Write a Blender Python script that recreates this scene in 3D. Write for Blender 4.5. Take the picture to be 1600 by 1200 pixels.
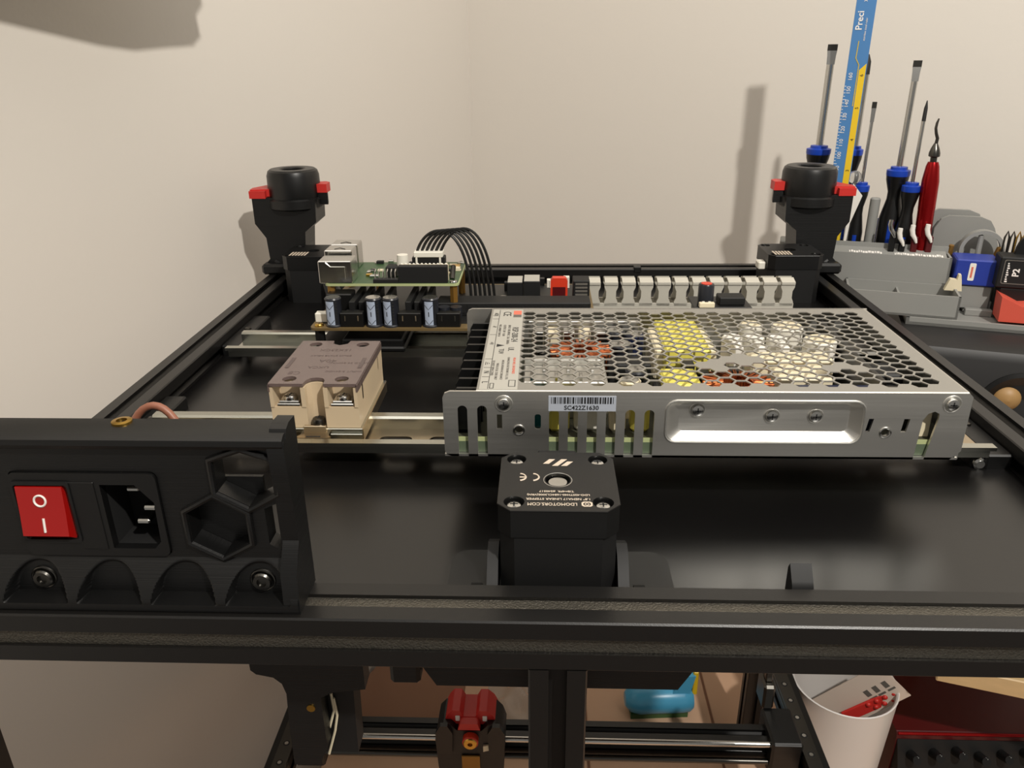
import bpy, bmesh, math, random
from mathutils import Vector, Matrix, Euler
from mathutils.geometry import delaunay_2d_cdt
random.seed(7)
for o in list(bpy.data.objects): bpy.data.objects.remove(o, do_unlink=True)
S = 0.001                                   # everything below is written in millimetres
SC = bpy.context.scene
COL = SC.collection
PI = math.pi
def R(a): return math.radians(a)

# ------------------------------------------------------------------ camera, world, lamp, exposure
cd = bpy.data.cameras.new('camera'); cam = bpy.data.objects.new('camera', cd); COL.objects.link(cam)
SC.camera = cam
F_PX, YAW, PITCH, ROLL = 1227.8, -0.04106, 0.39799, -0.01173
CAMP = Vector((-4.61, -206.6, 171.6))
fw = Vector((math.sin(YAW)*math.cos(PITCH), math.cos(YAW)*math.cos(PITCH), -math.sin(PITCH)))
rt = Vector((math.cos(YAW), -math.sin(YAW), 0)); up = rt.cross(fw)
rt, up = rt*math.cos(ROLL)+up*math.sin(ROLL), up*math.cos(ROLL)-rt*math.sin(ROLL)
cam.matrix_world = Matrix(((rt.x, up.x, -fw.x, CAMP.x*S), (rt.y, up.y, -fw.y, CAMP.y*S), (rt.z, up.z, -fw.z, CAMP.z*S), (0, 0, 0, 1)))
cd.sensor_width = 36; cd.lens = 36*F_PX/1600; cd.clip_start = 0.01; cd.clip_end = 20

w = bpy.data.worlds.new('room_light'); SC.world = w; w.use_nodes = True
w.node_tree.nodes['Background'].inputs[0].default_value = (1.0, 0.945, 0.87, 1)
w.node_tree.nodes['Background'].inputs[1].default_value = 0.25

def lamp(name, loc, watt, rad, color):
    l = bpy.data.lights.new(name, 'POINT'); l.energy = watt; l.shadow_soft_size = rad*S; l.color = color
    o = bpy.data.objects.new(name, l); o.location = Vector(loc)*S; COL.objects.link(o); return o
lamp('ceiling_bulb', (413, -505, 833), 51, 18, (1.0, 0.95, 0.875))

al = bpy.data.lights.new('overhead_fill', 'AREA'); al.shape = 'RECTANGLE'; al.size = 1.6; al.size_y = 1.2; al.energy = 10.5; al.color = (1.0, 0.945, 0.87)  # added soft fill from above for ambient light, not a known fixture
ao = bpy.data.objects.new('overhead_fill', al); ao.location = (0.25, -0.15, 1.28); COL.objects.link(ao)
vs = SC.view_settings
vs.view_transform = 'Standard'; vs.look = 'None'; vs.exposure = -0.1; vs.gamma = 1.0; vs.use_curve_mapping = False

# ------------------------------------------------------------------ materials
def lin(c):
    return tuple((x/12.92 if x <= .04045 else ((x+.055)/1.055)**2.4) for x in (c[0]/255, c[1]/255, c[2]/255))
MATS = {}
def mat(name, col, rough=.5, metal=0., bump=0., bscale=400., stretch=None, spec=.5, var=0., vscale=60., trans=0., emit=0, alpha=1., rvar=0., coat=0.):
    m = bpy.data.materials.new(name); m.use_nodes = True
    nt = m.node_tree; b = nt.nodes['Principled BSDF']; L = nt.links
    c = lin(col)
    b.inputs['Base Color'].default_value = (*c, 1); b.inputs['Roughness'].default_value = rough
    b.inputs['Metallic'].default_value = metal; b.inputs['Specular IOR Level'].default_value = spec
    b.inputs['Transmission Weight'].default_value = trans
    b.inputs['Coat Weight'].default_value = coat
    b.inputs['Alpha'].default_value = alpha
    if bump or var or rvar:
        tc = nt.nodes.new('ShaderNodeTexCoord'); mp = nt.nodes.new('ShaderNodeMapping')
        L.new(tc.outputs['Object'], mp.inputs['Vector'])
        mp.inputs['Scale'].default_value = stretch or (1, 1, 1)
    if bump:
        n = nt.nodes.new('ShaderNodeTexNoise'); n.inputs['Scale'].default_value = bscale; n.inputs['Detail'].default_value = 3
        L.new(mp.outputs[0], n.inputs['Vector'])
        bp = nt.nodes.new('ShaderNodeBump'); bp.inputs['Strength'].default_value = bump; bp.inputs['Distance'].default_value = .0004
        L.new(n.outputs['Fac'], bp.inputs['Height']); L.new(bp.outputs[0], b.inputs['Normal'])
    if var:
        n = nt.nodes.new('ShaderNodeTexNoise'); n.inputs['Scale'].default_value = vscale; n.inputs['Detail'].default_value = 4
        L.new(mp.outputs[0], n.inputs['Vector'])
        cr = nt.nodes.new('ShaderNodeMix'); cr.data_type = 'RGBA'
        cr.inputs[6].default_value = (*[max(0, x*(1-var)) for x in c], 1); cr.inputs[7].default_value = (*[min(1, x*(1+var)) for x in c], 1)
        L.new(n.outputs['Fac'], cr.inputs[0]); L.new(cr.outputs[2], b.inputs['Base Color'])
    if rvar:
        n = nt.nodes.new('ShaderNodeTexNoise'); n.inputs['Scale'].default_value = vscale; n.inputs['Detail'].default_value = 5
        L.new(mp.outputs[0], n.inputs['Vector'])
        mr = nt.nodes.new('ShaderNodeMapRange'); mr.inputs['To Min'].default_value = rough-rvar; mr.inputs['To Max'].default_value = rough+rvar
        L.new(n.outputs['Fac'], mr.inputs['Value']); L.new(mr.outputs[0], b.inputs['Roughness'])
    MATS[name] = m
    return m
mat('wall_paint', (217, 211, 202), .85, bump=.25, bscale=220, var=.02, vscale=3)
mat('anodised', (17, 16, 15), .36, bump=.08, bscale=2500, spec=.5)
mat('slot_grain', (96, 92, 84), .42, .8, bump=1., bscale=1300, var=.3, vscale=1100)
mat('deck_black', (11, 10, 10), .3, spec=.65, rvar=.05, vscale=9, bump=.02, bscale=900)
mat('printed_black', (9, 9, 9), .42, bump=.25, bscale=260, stretch=(.06, .06, 9), spec=.5, rvar=.08, vscale=40)
mat('black_plastic', (11, 11, 11), .4)
mat('matte_black', (8, 8, 8), .62)
mat('rubber_black', (14, 14, 14), .36)
mat('cavity_black', (5, 5, 5), .8)
mat('red_printed', (196, 44, 38), .42, bump=.15, bscale=260, stretch=(.06, .06, 9))
mat('red_switch', (160, 16, 13), .22, coat=.4)
mat('red_anodised', (150, 14, 18), .25, .7)
mat('dark_red', (78, 10, 14), .4)
mat('red_part', (205, 56, 30), .4)
mat('galvanised', (196, 196, 186), .24, 1., bump=.1, bscale=500, stretch=(.05, 1, 1))
mat('yellow_zinc', (198, 182, 156), .3, 1., var=.25, vscale=30)
mat('aluminium', (216, 214, 208), .43, 1., bump=.1, bscale=900, stretch=(.03, 1, 1), rvar=.06, vscale=120)
mat('cover_metal', (156, 153, 146), .5, .55, bump=.08, bscale=1500)
mat('steel', (205, 204, 200), .2, 1.)
mat('dark_steel', (92, 90, 86), .3, 1.)
mat('brass', (205, 165, 80), .28, 1.)
mat('gold_brown', (150, 112, 52), .35, .6)
mat('white_plastic', (226, 222, 210), .45)
mat('duct_grey', (188, 184, 172), .5)
mat('beige_plastic', (200, 180, 150), .46, bump=.05, bscale=1200)
mat('tint_cover', (112, 96, 92), .16, spec=.6, alpha=.82)
mat('tint_mark', (84, 70, 68), .35)
mat('pcb_green', (52, 80, 48), .4, var=.2, vscale=300)
mat('pcb_edge', (172, 180, 130), .5)
mat('pcb_brown', (104, 86, 54), .5)
mat('pcb_black', (20, 20, 20), .45)
mat('green_grey', (84, 96, 76), .5)
mat('pcb_dark', (58, 58, 44), .6)
mat('cream', (226, 214, 184), .5)
mat('copper_wire', (186, 98, 52), .3, .75)
mat('brown_wire', (140, 90, 70), .45)
mat('yellow_tape', (222, 210, 96), .35)
mat('teal_part', (14, 96, 100), .35)
mat('navy_part', (26, 34, 62), .3)
mat('cap_sleeve', (34, 36, 42), .3)
mat('cap_stripe', (168, 180, 200), .35)
mat('paper_white', (232, 228, 220), .6)
mat('label_grey', (170, 167, 158), .55)
mat('label_blue', (170, 176, 186), .5)
mat('ink_black', (24, 24, 24), .6)
mat('ink_grey', (96, 92, 86), .6)
mat('ink_red', (214, 110, 88), .6)
mat('print_silver', (200, 186, 168), .5)
mat('print_white', (236, 232, 226), .5)
mat('organiser_grey', (140, 140, 136), .55, bump=.1, bscale=240, stretch=(.06, .06, 8))
mat('ruler_blue', (72, 124, 178), .4)
mat('ruler_yellow', (226, 190, 40), .4)
mat('handle_blue', (20, 62, 168), .35)
mat('blue_box', (38, 58, 150), .35)
mat('cyan_plastic', (78, 164, 204), .3)
mat('green_band', (58, 96, 52), .4)
mat('orange_red', (206, 84, 66), .5)
mat('speaker_black', (22, 21, 21), .5)
mat('cone_tan', (158, 124, 78), .5)
mat('table_tan', (214, 176, 146), .55, var=.06, vscale=5)
mat('grout', (150, 112, 88), .8)
mat('pot_white', (224, 220, 216), .3)
mat('wood_pale', (202, 172, 126), .5, var=.12, vscale=30, stretch=(1, 6, 6))
mat('cardboard', (214, 198, 184), .7)
mat('pcb_bright', (30, 150, 60), .4)
mat('clear_plastic', (235, 235, 232), .12, trans=.9, spec=.5)
mat('bag_plastic', (220, 216, 208), .25, alpha=.45)
mat('floor_brown', (120, 96, 78), .6)
M = MATS

# ------------------------------------------------------------------ mesh builder
ORG = {}
def circ(cx, cy, r, n=20, a0=0., a1=2*PI):
    full = abs(a1-a0-2*PI) < 1e-6
    k = n if full else n+1
    return [(cx+r*math.cos(a0+(a1-a0)*i/n), cy+r*math.sin(a0+(a1-a0)*i/n)) for i in range(k)]
def rrect(x0, y0, x1, y1, r, n=4):
    p = []
    for cx, cy, a in ((x1-r, y1-r, 0), (x0+r, y1-r, 90), (x0+r, y0+r, 180), (x1-r, y0+r, 270)):
        for i in range(n+1):
            t = R(a+90*i/n); p.append((cx+r*math.cos(t), cy+r*math.sin(t)))
    return p
def chamf(x0, y0, x1, y1, c):
    return [(x0+c, y0), (x1-c, y0), (x1, y0+c), (x1, y1-c), (x1-c, y1), (x0+c, y1), (x0, y1-c), (x0, y0+c)]
def area2(p): return sum(p[i][0]*p[(i+1) % len(p)][1]-p[(i+1) % len(p)][0]*p[i][1] for i in range(len(p)))
class G:
    def __init__(s): s.v = []; s.f = []; s.m = []; s.T = Matrix.Identity(4); s.mi = 0
    def add(s, vs_, fs):
        b = len(s.v); s.v += [s.T @ Vector(p) for p in vs_]
        s.f += [tuple(b+i for i in f) for f in fs]; s.m += [s.mi]*len(fs); return s
    def box(s, x0, y0, z0, x1, y1, z1, b=0.):
        if b <= 0:
            return s.add([(x, y, z) for x in (x0, x1) for y in (y0, y1) for z in (z0, z1)],
                         [(0, 1, 3, 2), (4, 6, 7, 5), (0, 4, 5, 1), (2, 3, 7, 6), (0, 2, 6, 4), (1, 5, 7, 3)])
        V = []; I = {}
        lo, hi = (x0, y0, z0), (x1, y1, z1)
        for c in range(8):
            sg = [(c >> k) & 1 for k in range(3)]
            for a in range(3):
                p = [(hi[k] if sg[k] else lo[k]) + (0 if k == a else (-b if sg[k] else b)) for k in range(3)]
                I[(tuple(sg), a)] = len(V); V.append(tuple(p))
        Fs = []
        def put(keys, n):
            q = [I[k] for k in keys]; A, B, C_ = (Vector(V[i]) for i in q[:3])
            if (B-A).cross(C_-A).dot(Vector(n)) < 0: q.reverse()
            Fs.append(tuple(q))
        for a in range(3):
            u, v = [k for k in range(3) if k != a]
            for sa in (0, 1):
                ks = []
                for su, sv in ((0, 0), (1, 0), (1, 1), (0, 1)):
                    g = [0]*3; g[a] = sa; g[u] = su; g[v] = sv; ks.append((tuple(g), a))
                n = [0]*3; n[a] = 1 if sa else -1; put(ks, n)
            for su in (0, 1):
                for sv in (0, 1):
                    g0 = [0]*3; g0[u] = su; g0[v] = sv; g1 = list(g0); g1[a] = 1
                    n = [0]*3; n[u] = 1 if su else -1; n[v] = 1 if sv else -1
                    put([(tuple(g0), u), (tuple(g1), u), (tuple(g1), v), (tuple(g0), v)], n)
        for c in range(8):
            sg = tuple((c >> k) & 1 for k in range(3)); put([(sg, 0), (sg, 1), (sg, 2)], [1 if k else -1 for k in sg])
        return s.add(V, Fs)
    def cyl(s, p0, p1, r0, r1=None, n=20, caps=True):
        p0, p1 = Vector(p0), Vector(p1); r1 = r0 if r1 is None else r1
        d = (p1-p0).normalized(); a = Vector((0, 0, 1)) if abs(d.z) < .9 else Vector((1, 0, 0))
        u = d.cross(a).normalized(); v = d.cross(u)
        V = []
        for p, r in ((p0, r0), (p1, r1)):
            V += [p+u*r*math.cos(2*PI*i/n)+v*r*math.sin(2*PI*i/n) for i in range(n)]
        Fs = [(i, n+i, n+(i+1) % n, (i+1) % n) for i in range(n)]
        if caps: Fs += [tuple(range(n)), tuple(range(2*n-1, n-1, -1))]
        return s.add(V, Fs)
    def lathe(s, prof, n=28, o=(0, 0, 0), ax='z'):
        V = []; k = len(prof)
        for i in range(n):
            c, d = math.cos(2*PI*i/n), math.sin(2*PI*i/n)
            for r, z in prof:
                p = (r*c, r*d, z) if ax == 'z' else ((r*c, z, -r*d) if ax == 'y' else (z, r*c, r*d))
                V.append(Vector(p)+Vector(o))
        Fs = [(i*k+j, ((i+1) % n)*k+j, ((i+1) % n)*k+j+1, i*k+j+1) for i in range(n) for j in range(k-1)]
        return s.add(V, Fs)
    def map3(s, p, ax, a):
        return (a, p[0], p[1]) if ax == 'x' else ((p[0], a, p[1]) if ax == 'y' else (p[0], p[1], a))
    def prism(s, poly, ax, a, b):
        if area2(poly) < 0: poly = poly[::-1]
        n = len(poly); V = [s.map3(p, ax, a) for p in poly]+[s.map3(p, ax, b) for p in poly]
        Fs = [(i, (i+1) % n, n+(i+1) % n, n+i) for i in range(n)]+[tuple(range(n-1, -1, -1)), tuple(range(n, 2*n))]
        if (ax == 'y') != (b < a): Fs = [f[::-1] for f in Fs]
        return s.add(V, Fs)
    def plate(s, outer, holes, ax, a, b):
        P = []; Lp = []
        for q, l in enumerate([outer]+list(holes)):
            l = list(l) if area2(l) > 0 else list(l)[::-1]
            k = len(P); P += [Vector((p[0], p[1])) for p in l]; Lp.append(list(range(k, k+len(l))))
        v2, e2, f2, ov, oe, of = delaunay_2d_cdt(P, [], Lp, 1, 1e-5)
        f2 = [f for f, o_ in zip(f2, of) if list(o_) == [0]]
        n = len(v2)
        V = [s.map3(p, ax, a) for p in v2]+[s.map3(p, ax, b) for p in v2]
        flip = (ax == 'y') != (b < a)
        Fs = []
        cnt = {}
        for f in f2:
            f = list(f)
            if area2([v2[i] for i in f]) < 0: f.reverse()
            Fs.append(tuple(n+i for i in f)); Fs.append(tuple(reversed(f)))
            for i in range(len(f)):
                e = (f[i], f[(i+1) % len(f)]); cnt[e] = 1
        for (i, j) in list(cnt):
            if (j, i) not in cnt: Fs.append((i, j, n+j, n+i))
        if flip: Fs = [f[::-1] for f in Fs]
        return s.add(V, Fs)
    def tube(s, pts, r, n=10, closed=False, caps=True):
        pts = [Vector(p) for p in pts]; k = len(pts); V = []
        rr = r if isinstance(r, (list, tuple)) else [r]*k
        u = None
        for i in range(k):
            t = ((pts[(i+1) % k]-pts[i-1]) if closed else (pts[min(i+1, k-1)]-pts[max(i-1, 0)])).normalized()
            if u is None:
                a = Vector((0, 0, 1)) if abs(t.z) < .9 else Vector((1, 0, 0)); u = t.cross(a).normalized()
            else: u = (u-t*u.dot(t)).normalized()
            v = t.cross(u)
            V += [pts[i]+(u*math.cos(2*PI*j/n)+v*math.sin(2*PI*j/n))*rr[i] for j in range(n)]
        Fs = [(i*n+j, i*n+(j+1) % n, ((i+1) % k)*n+(j+1) % n, ((i+1) % k)*n+j) for i in range(k if closed else k-1) for j in range(n)]
        if caps and not closed: Fs += [tuple(range(n-1, -1, -1)), tuple(range((k-1)*n, k*n))]
        return s.add(V, Fs)
    def torus(s, c, R_, r, ax='z', n=28, m=10):
        pts = []
        for i in range(n):
            a = 2*PI*i/n; p = s.map3((R_*math.cos(a), R_*math.sin(a)), ax, 0); pts.append(Vector(p)+Vector(c))
        return s.tube(pts, r, m, closed=True)
    def ball(s, c, r, n=16, m=10, sz=1.):
        return s.lathe([(max(1e-4, r*math.sin(PI*i/m)), -r*sz*math.cos(PI*i/m)) for i in range(m+1)], n, c)
    def grid(s, fn, nu, nv):
        V = [fn(i/nu, j/nv) for i in range(nu+1) for j in range(nv+1)]
        return s.add(V, [(i*(nv+1)+j, (i+1)*(nv+1)+j, (i+1)*(nv+1)+j+1, i*(nv+1)+j+1) for i in range(nu) for j in range(nv)])
    def build(s, name, ms, parent=None, label=None, cat=None, group=None, kind=None, angle=35, loc=None, fix=False):
        """world millimetres in; stored relative to the parent's origin (or to loc)"""
        org = ORG.get(parent.name, Vector()) if parent else (Vector(loc) if loc else Vector())
        me = bpy.data.meshes.new(name)
        me.from_pydata([tuple((Vector(p)-org)*S) for p in s.v], [], s.f)
        ms = ms if isinstance(ms, (list, tuple)) else [ms]
        for m_ in ms: me.materials.append(M[m_])
        if len(ms) > 1: me.polygons.foreach_set('material_index', s.m)
        me.validate()
        if fix:
            bm = bmesh.new(); bm.from_mesh(me); bmesh.ops.recalc_face_normals(bm, faces=bm.faces); bm.to_mesh(me); bm.free()
        me.polygons.foreach_set('use_smooth', [True]*len(me.polygons))
        me.set_sharp_from_angle(angle=R(angle)); me.update()
        o = bpy.data.objects.new(name, me); COL.objects.link(o)
        if parent: o.parent = parent
        else: o.location = org*S
        ORG[o.name] = org
        if label: o['label'] = label
        if cat: o['category'] = cat
        if group: o['group'] = group
        if kind: o['kind'] = kind
        return o
def thing(name, label, cat, loc=(0, 0, 0), group=None, rotz=0., local=False):
    o = bpy.data.objects.new(name, None); COL.objects.link(o)
    o.location = Vector(loc)*S; o.rotation_euler = (0, 0, rotz); o.empty_display_size = .01
    o['label'] = label; o['category'] = cat
    if group: o['group'] = group
    ORG[o.name] = Vector() if local else Vector(loc)
    return o
def dup(root, loc, label=None, rotz=None):
    r = root.copy(); COL.objects.link(r); r.location = Vector(loc)*S
    if rotz is not None: r.rotation_euler = (0, 0, rotz)
    if label: r['label'] = label
    ORG[r.name] = Vector(loc)
    for ch in list(root.children):
        c = ch.copy(); COL.objects.link(c); c.parent = r
        for g in list(ch.children):
            d = g.copy(); COL.objects.link(d); d.parent = c
    return r
def share(src, parent, dloc):
    """copy of a piece, sharing its mesh, shifted by dloc (mm)"""
    c = src.copy(); COL.objects.link(c); c.parent = parent; c.location = src.location+Vector(dloc)*S; return c
def txt(s, size, m_, parent, loc, rot=(0, 0, 0), align='CENTER', name='lettering', sx=1., bold=0.):
    cu = bpy.data.curves.new('t', 'FONT'); cu.body = s; cu.size = size*S; cu.align_x = align; cu.align_y = 'CENTER'
    cu.extrude = .00003; cu.offset = bold*S; cu.resolution_u = 3
    ob = bpy.data.objects.new('t', cu); COL.objects.link(ob)
    me = bpy.data.meshes.new_from_object(ob.evaluated_get(bpy.context.evaluated_depsgraph_get()))
    bpy.data.objects.remove(ob, do_unlink=True); bpy.data.curves.remove(cu)
    me.materials.clear(); me.materials.append(M[m_])
    o = bpy.data.objects.new(name, me); COL.objects.link(o); o.parent = parent
    o.location = (Vector(loc)-ORG.get(parent.name, Vector()))*S; o.rotation_euler = rot; o.scale = (sx, 1, 1)
    return o
FRONT = (PI/2, 0, 0)                         # text facing the camera side (-y)
UPSIDE = (0, 0, PI)                          # lying flat, read from the far side
SIDEWAYS = (0, 0, -PI/2)                     # lying flat, running towards the camera
def screw(parent, c, r, ax='z', name='screw', m_='steel', h=None, cross=True):
    """pan head screw with a cross recess, axis pointing up (z) or to the camera (y)"""
    h = h or r*.55
    g = G(); sg = 1 if ax == 'z' else -1
    prof = [(r, 0), (r, h*.45), (r*.86, h*.82), (r*.5, h), (1e-4, h)]
    g.lathe([(a, sg*b) for a, b in prof], 18, c, ax)
    o = g.build(name, m_, parent, fix=True)
    if cross:
        k = G(); q = Vector(c)
        if ax == 'z':
            k.box(q.x-r*.5, q.y-r*.1, q.z+h*.9, q.x+r*.5, q.y+r*.1, q.z+h*1.03); k.box(q.x-r*.1, q.y-r*.5, q.z+h*.9, q.x+r*.1, q.y+r*.5, q.z+h*1.03)
        else:
            k.box(q.x-r*.5, q.y-h*1.03, q.z-r*.1, q.x+r*.5, q.y-h*.9, q.z+r*.1); k.box(q.x-r*.1, q.y-h*1.03, q.z-r*.5, q.x+r*.1, q.y-h*.9, q.z+r*.5)
        k.build('cross_recess', 'ink_black', o)
    return o

# ------------------------------------------------------------------ room
A_W = R(26)
CORNER = Vector((-97, 850, 0))
dR = Vector((math.cos(A_W), -math.sin(A_W), 0)); dL = Vector((-math.sin(A_W), -math.cos(A_W), 0))
nRo = Vector((math.sin(A_W), math.cos(A_W), 0)); nLo = Vector((-math.cos(A_W), math.sin(A_W), 0))
def wall(name, d, n, length):
    g = G(); p = [CORNER-d*60, CORNER+d*length, CORNER+d*length+n*60, CORNER-d*60+n*60]
    g.prism([(q.x, q.y) for q in p], 'z', -1300, 1300)
    return g.build(name, 'wall_paint', kind='structure', fix=True)
wall('wall_left', dL, nLo, 2300); wall('wall_right', dR, nRo, 2300)
g = G(); g.box(-1500, -1500, -1340, 2400, 1400, -1300); g.build('floor', 'floor_brown', kind='structure')

ZT = -560.
tb = thing('table', 'tan tiled table top under the upturned printer frame', 'table', (200, 250, -1300))
g = G(); g.prism([(-250, -150), (700, -150), (700, 448), (-90, 830), (-100, 830), (-250, 522)], 'z', ZT-30, ZT-2.5); g.build('table_top', 'grout', tb, fix=True)
tile0 = None
for i in range(7):
    for j in range(6):
        x0, y0 = -250+150*i, -150+150*j
        if y0+148 > 850-(x0+148+97)*.488-20 or x0+1 < -97-(850-y0-148)*.488+8 or x0 > 550: continue
        if tile0 is None:
            g = G(); g.box(x0+1, y0+1, ZT-2.5, x0+148, y0+148, ZT, .8); tile0 = g.build('tile', 'table_tan', tb)
        else: share(tile0, tb, (x0+250, y0+150, 0))
for x, y in ((-220, -120), (660, -120), (660, 400), (-220, 460)):
    g = G(); g.box(x-25, y-25, -1300, x+25, y+25, ZT-30, 2); g.build('leg', 'wood_pale', tb)

# ------------------------------------------------------------------ printer frame: slotted extrusions
def extr_profile(d=6.):
    q = [(-10, -10)]
    side = [(-3.1, 0), (-3.1, 1.8), (-5.6, 1.8), (-5.6, 3.2), (-3.2, d), (3.2, d), (5.6, 3.2), (5.6, 1.8), (3.1, 1.8), (3.1, 0)]
    out = []
    for k in range(4):
        a = k*PI/2; c, s_ = math.cos(a), math.sin(a)
        def rr_(x, y): return (x*c-y*s_, x*s_+y*c)
        out += [rr_(-10, -9.4), rr_(-9.4, -10)]
        out += [rr_(x, -10+y) for x, y in side]
    return out
PROF = extr_profile()
def extr(parent, ax, a, b, c1, c2, name='extrusion'):
    g = G(); g.prism([(x+c1, y+c2) for x, y in PROF], ax, a, b); return g.build(name, 'anodised', parent, angle=30, fix=True)
ZB = -540.
fr = thing('printer_frame', 'black slotted aluminium frame of the upturned printer', 'printer frame', (0, 238, ZT))
extr(fr, 'x', -218, 218, 10, -10); extr(fr, 'x', -218, 218, 466, -10)
extr(fr, 'y', 20, 456, -228, -10); extr(fr, 'y', 20, 456, 228, -10)
for x, y in ((-228, 10), (228, 10), (-228, 466), (228, 466)): extr(fr, 'z', ZT, 0, x, y, 'upright')
extr(fr, 'z', ZT, -20, 1.2, 10, 'upright')
extr(fr, 'x', -218, 218, 466, -550)
for sx in (-1, 1): extr(fr, 'y', 20, 456, sx*228, -392)
# rough strips filling the slots of the near beam
g = G(); g.box(-218, 7.0, -2.2, 218, 13.0, -1.3); g.build('slot_strip', 'slot_grain', fr)
g = G(); g.box(-218, 1.3, -13.0, 218, 2.2, -7.0); g.build('slot_strip', 'slot_grain', fr)
g = G(); g.box(74, 455, -3, 80, 462, 2.2, .6); g.build('beam_clip', 'black_plastic', fr)
g = G()
g.plate(chamf(-217.5, 20.5, 217.5, 455.5, 14), [], 'z', -16, -13)
g.build('deck_panel', 'deck_black', None, 'smooth black deck panel lying inside the printer frame', 'panel', loc=(0, 238, -16))

# ------------------------------------------------------------------ rails for the electronics
def din_rail(y0, label):
    far_ = y0 > 200; t = thing('din_rail', label, 'rail', (0, y0+17.5, -5.5), 'top hat rails across the frame')
    g = G()
    for k in (0, 1):
        f = (lambda y: y0+y) if k == 0 else (lambda y: y0+35-y)
        g.prism([(f(0), .2), (f(0), 2), (f(4.6), 2), (f(5.6), 1), (f(5.6), -5.5), (f(4.6), -5.5), (f(4.6), .8), (f(1), 1), (f(1), .2)], 'x', -205, 205)
    g.build('flanges', 'galvanised', t, fix=True)
    h = []
    for i in range(-7, 8):
        cx = i*25.-2.; h.append([(cx-5+3.1*math.cos(a), y0+17.5+3.1*math.sin(a)) for a in (R(90+18*j) for j in range(11))]+[(cx+5+3.1*math.cos(a), y0+17.5+3.1*math.sin(a)) for a in (R(-90+18*j) for j in range(11))])
    g = G(); g.plate([(-205, y0+5.6), (205, y0+5.6), (205, y0+29.4), (-205, y0+29.4)], h, 'z', -5.5, -4.5)
    g.build('web', 'galvanised' if far_ else 'yellow_zinc', t)
    return t
din_rail(123, 'zinc plated top hat rail under the beige relay and the power supply')
din_rail(253, 'zinc plated top hat rail under the capacitor circuit board')
def mount(sx, y0, label):
    t = thing('rail_mount', label, 'bracket', (sx*212, y0+30, -16.5), 'rail end brackets')
    g = G(); xs = sorted((sx*218, sx*206)); g.box(xs[0], y0, -16.5, xs[1], y0+65, -5.5, .8)
    xs = sorted((sx*209, sx*200)); g.box(xs[0], y0+2, -16.4, xs[1], y0+28, -6.5, .8)
    g.build('bracket', 'black_plastic', t)
    for yy in (y0-.2, ):
        g = G(); g.lathe([(3, 0), (3, -1.2), (2, -2), (1e-4, -2)], 16, (sx*203.5, yy+2, -10.5), 'y'); g.build('screw', 'steel', t, fix=True)
    g = G(); g.lathe([(2.6, 0), (2.4, 1), (1.3, 1.3), (1e-4, .6)], 16, (sx*212, y0+34, -5.5)); g.build('screw', 'dark_steel', t, fix=True)
    g = G(); g.lathe([(3, 0), (3, 1.6), (2, 2.4), (1e-4, 2.4)], 16, (sx*203.5, y0+28, -8)); g.build('screw', 'steel', t, fix=True)
mount(-1, 130, 'black rail bracket on the left frame beam behind the inlet panel')
mount(-1, 278, 'black rail bracket on the left frame beam at the far rail')
mount(1, 130, 'black rail bracket on the right frame beam beside the power supply')
mount(1, 278, 'black rail bracket on the right frame beam behind the power supply')

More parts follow.
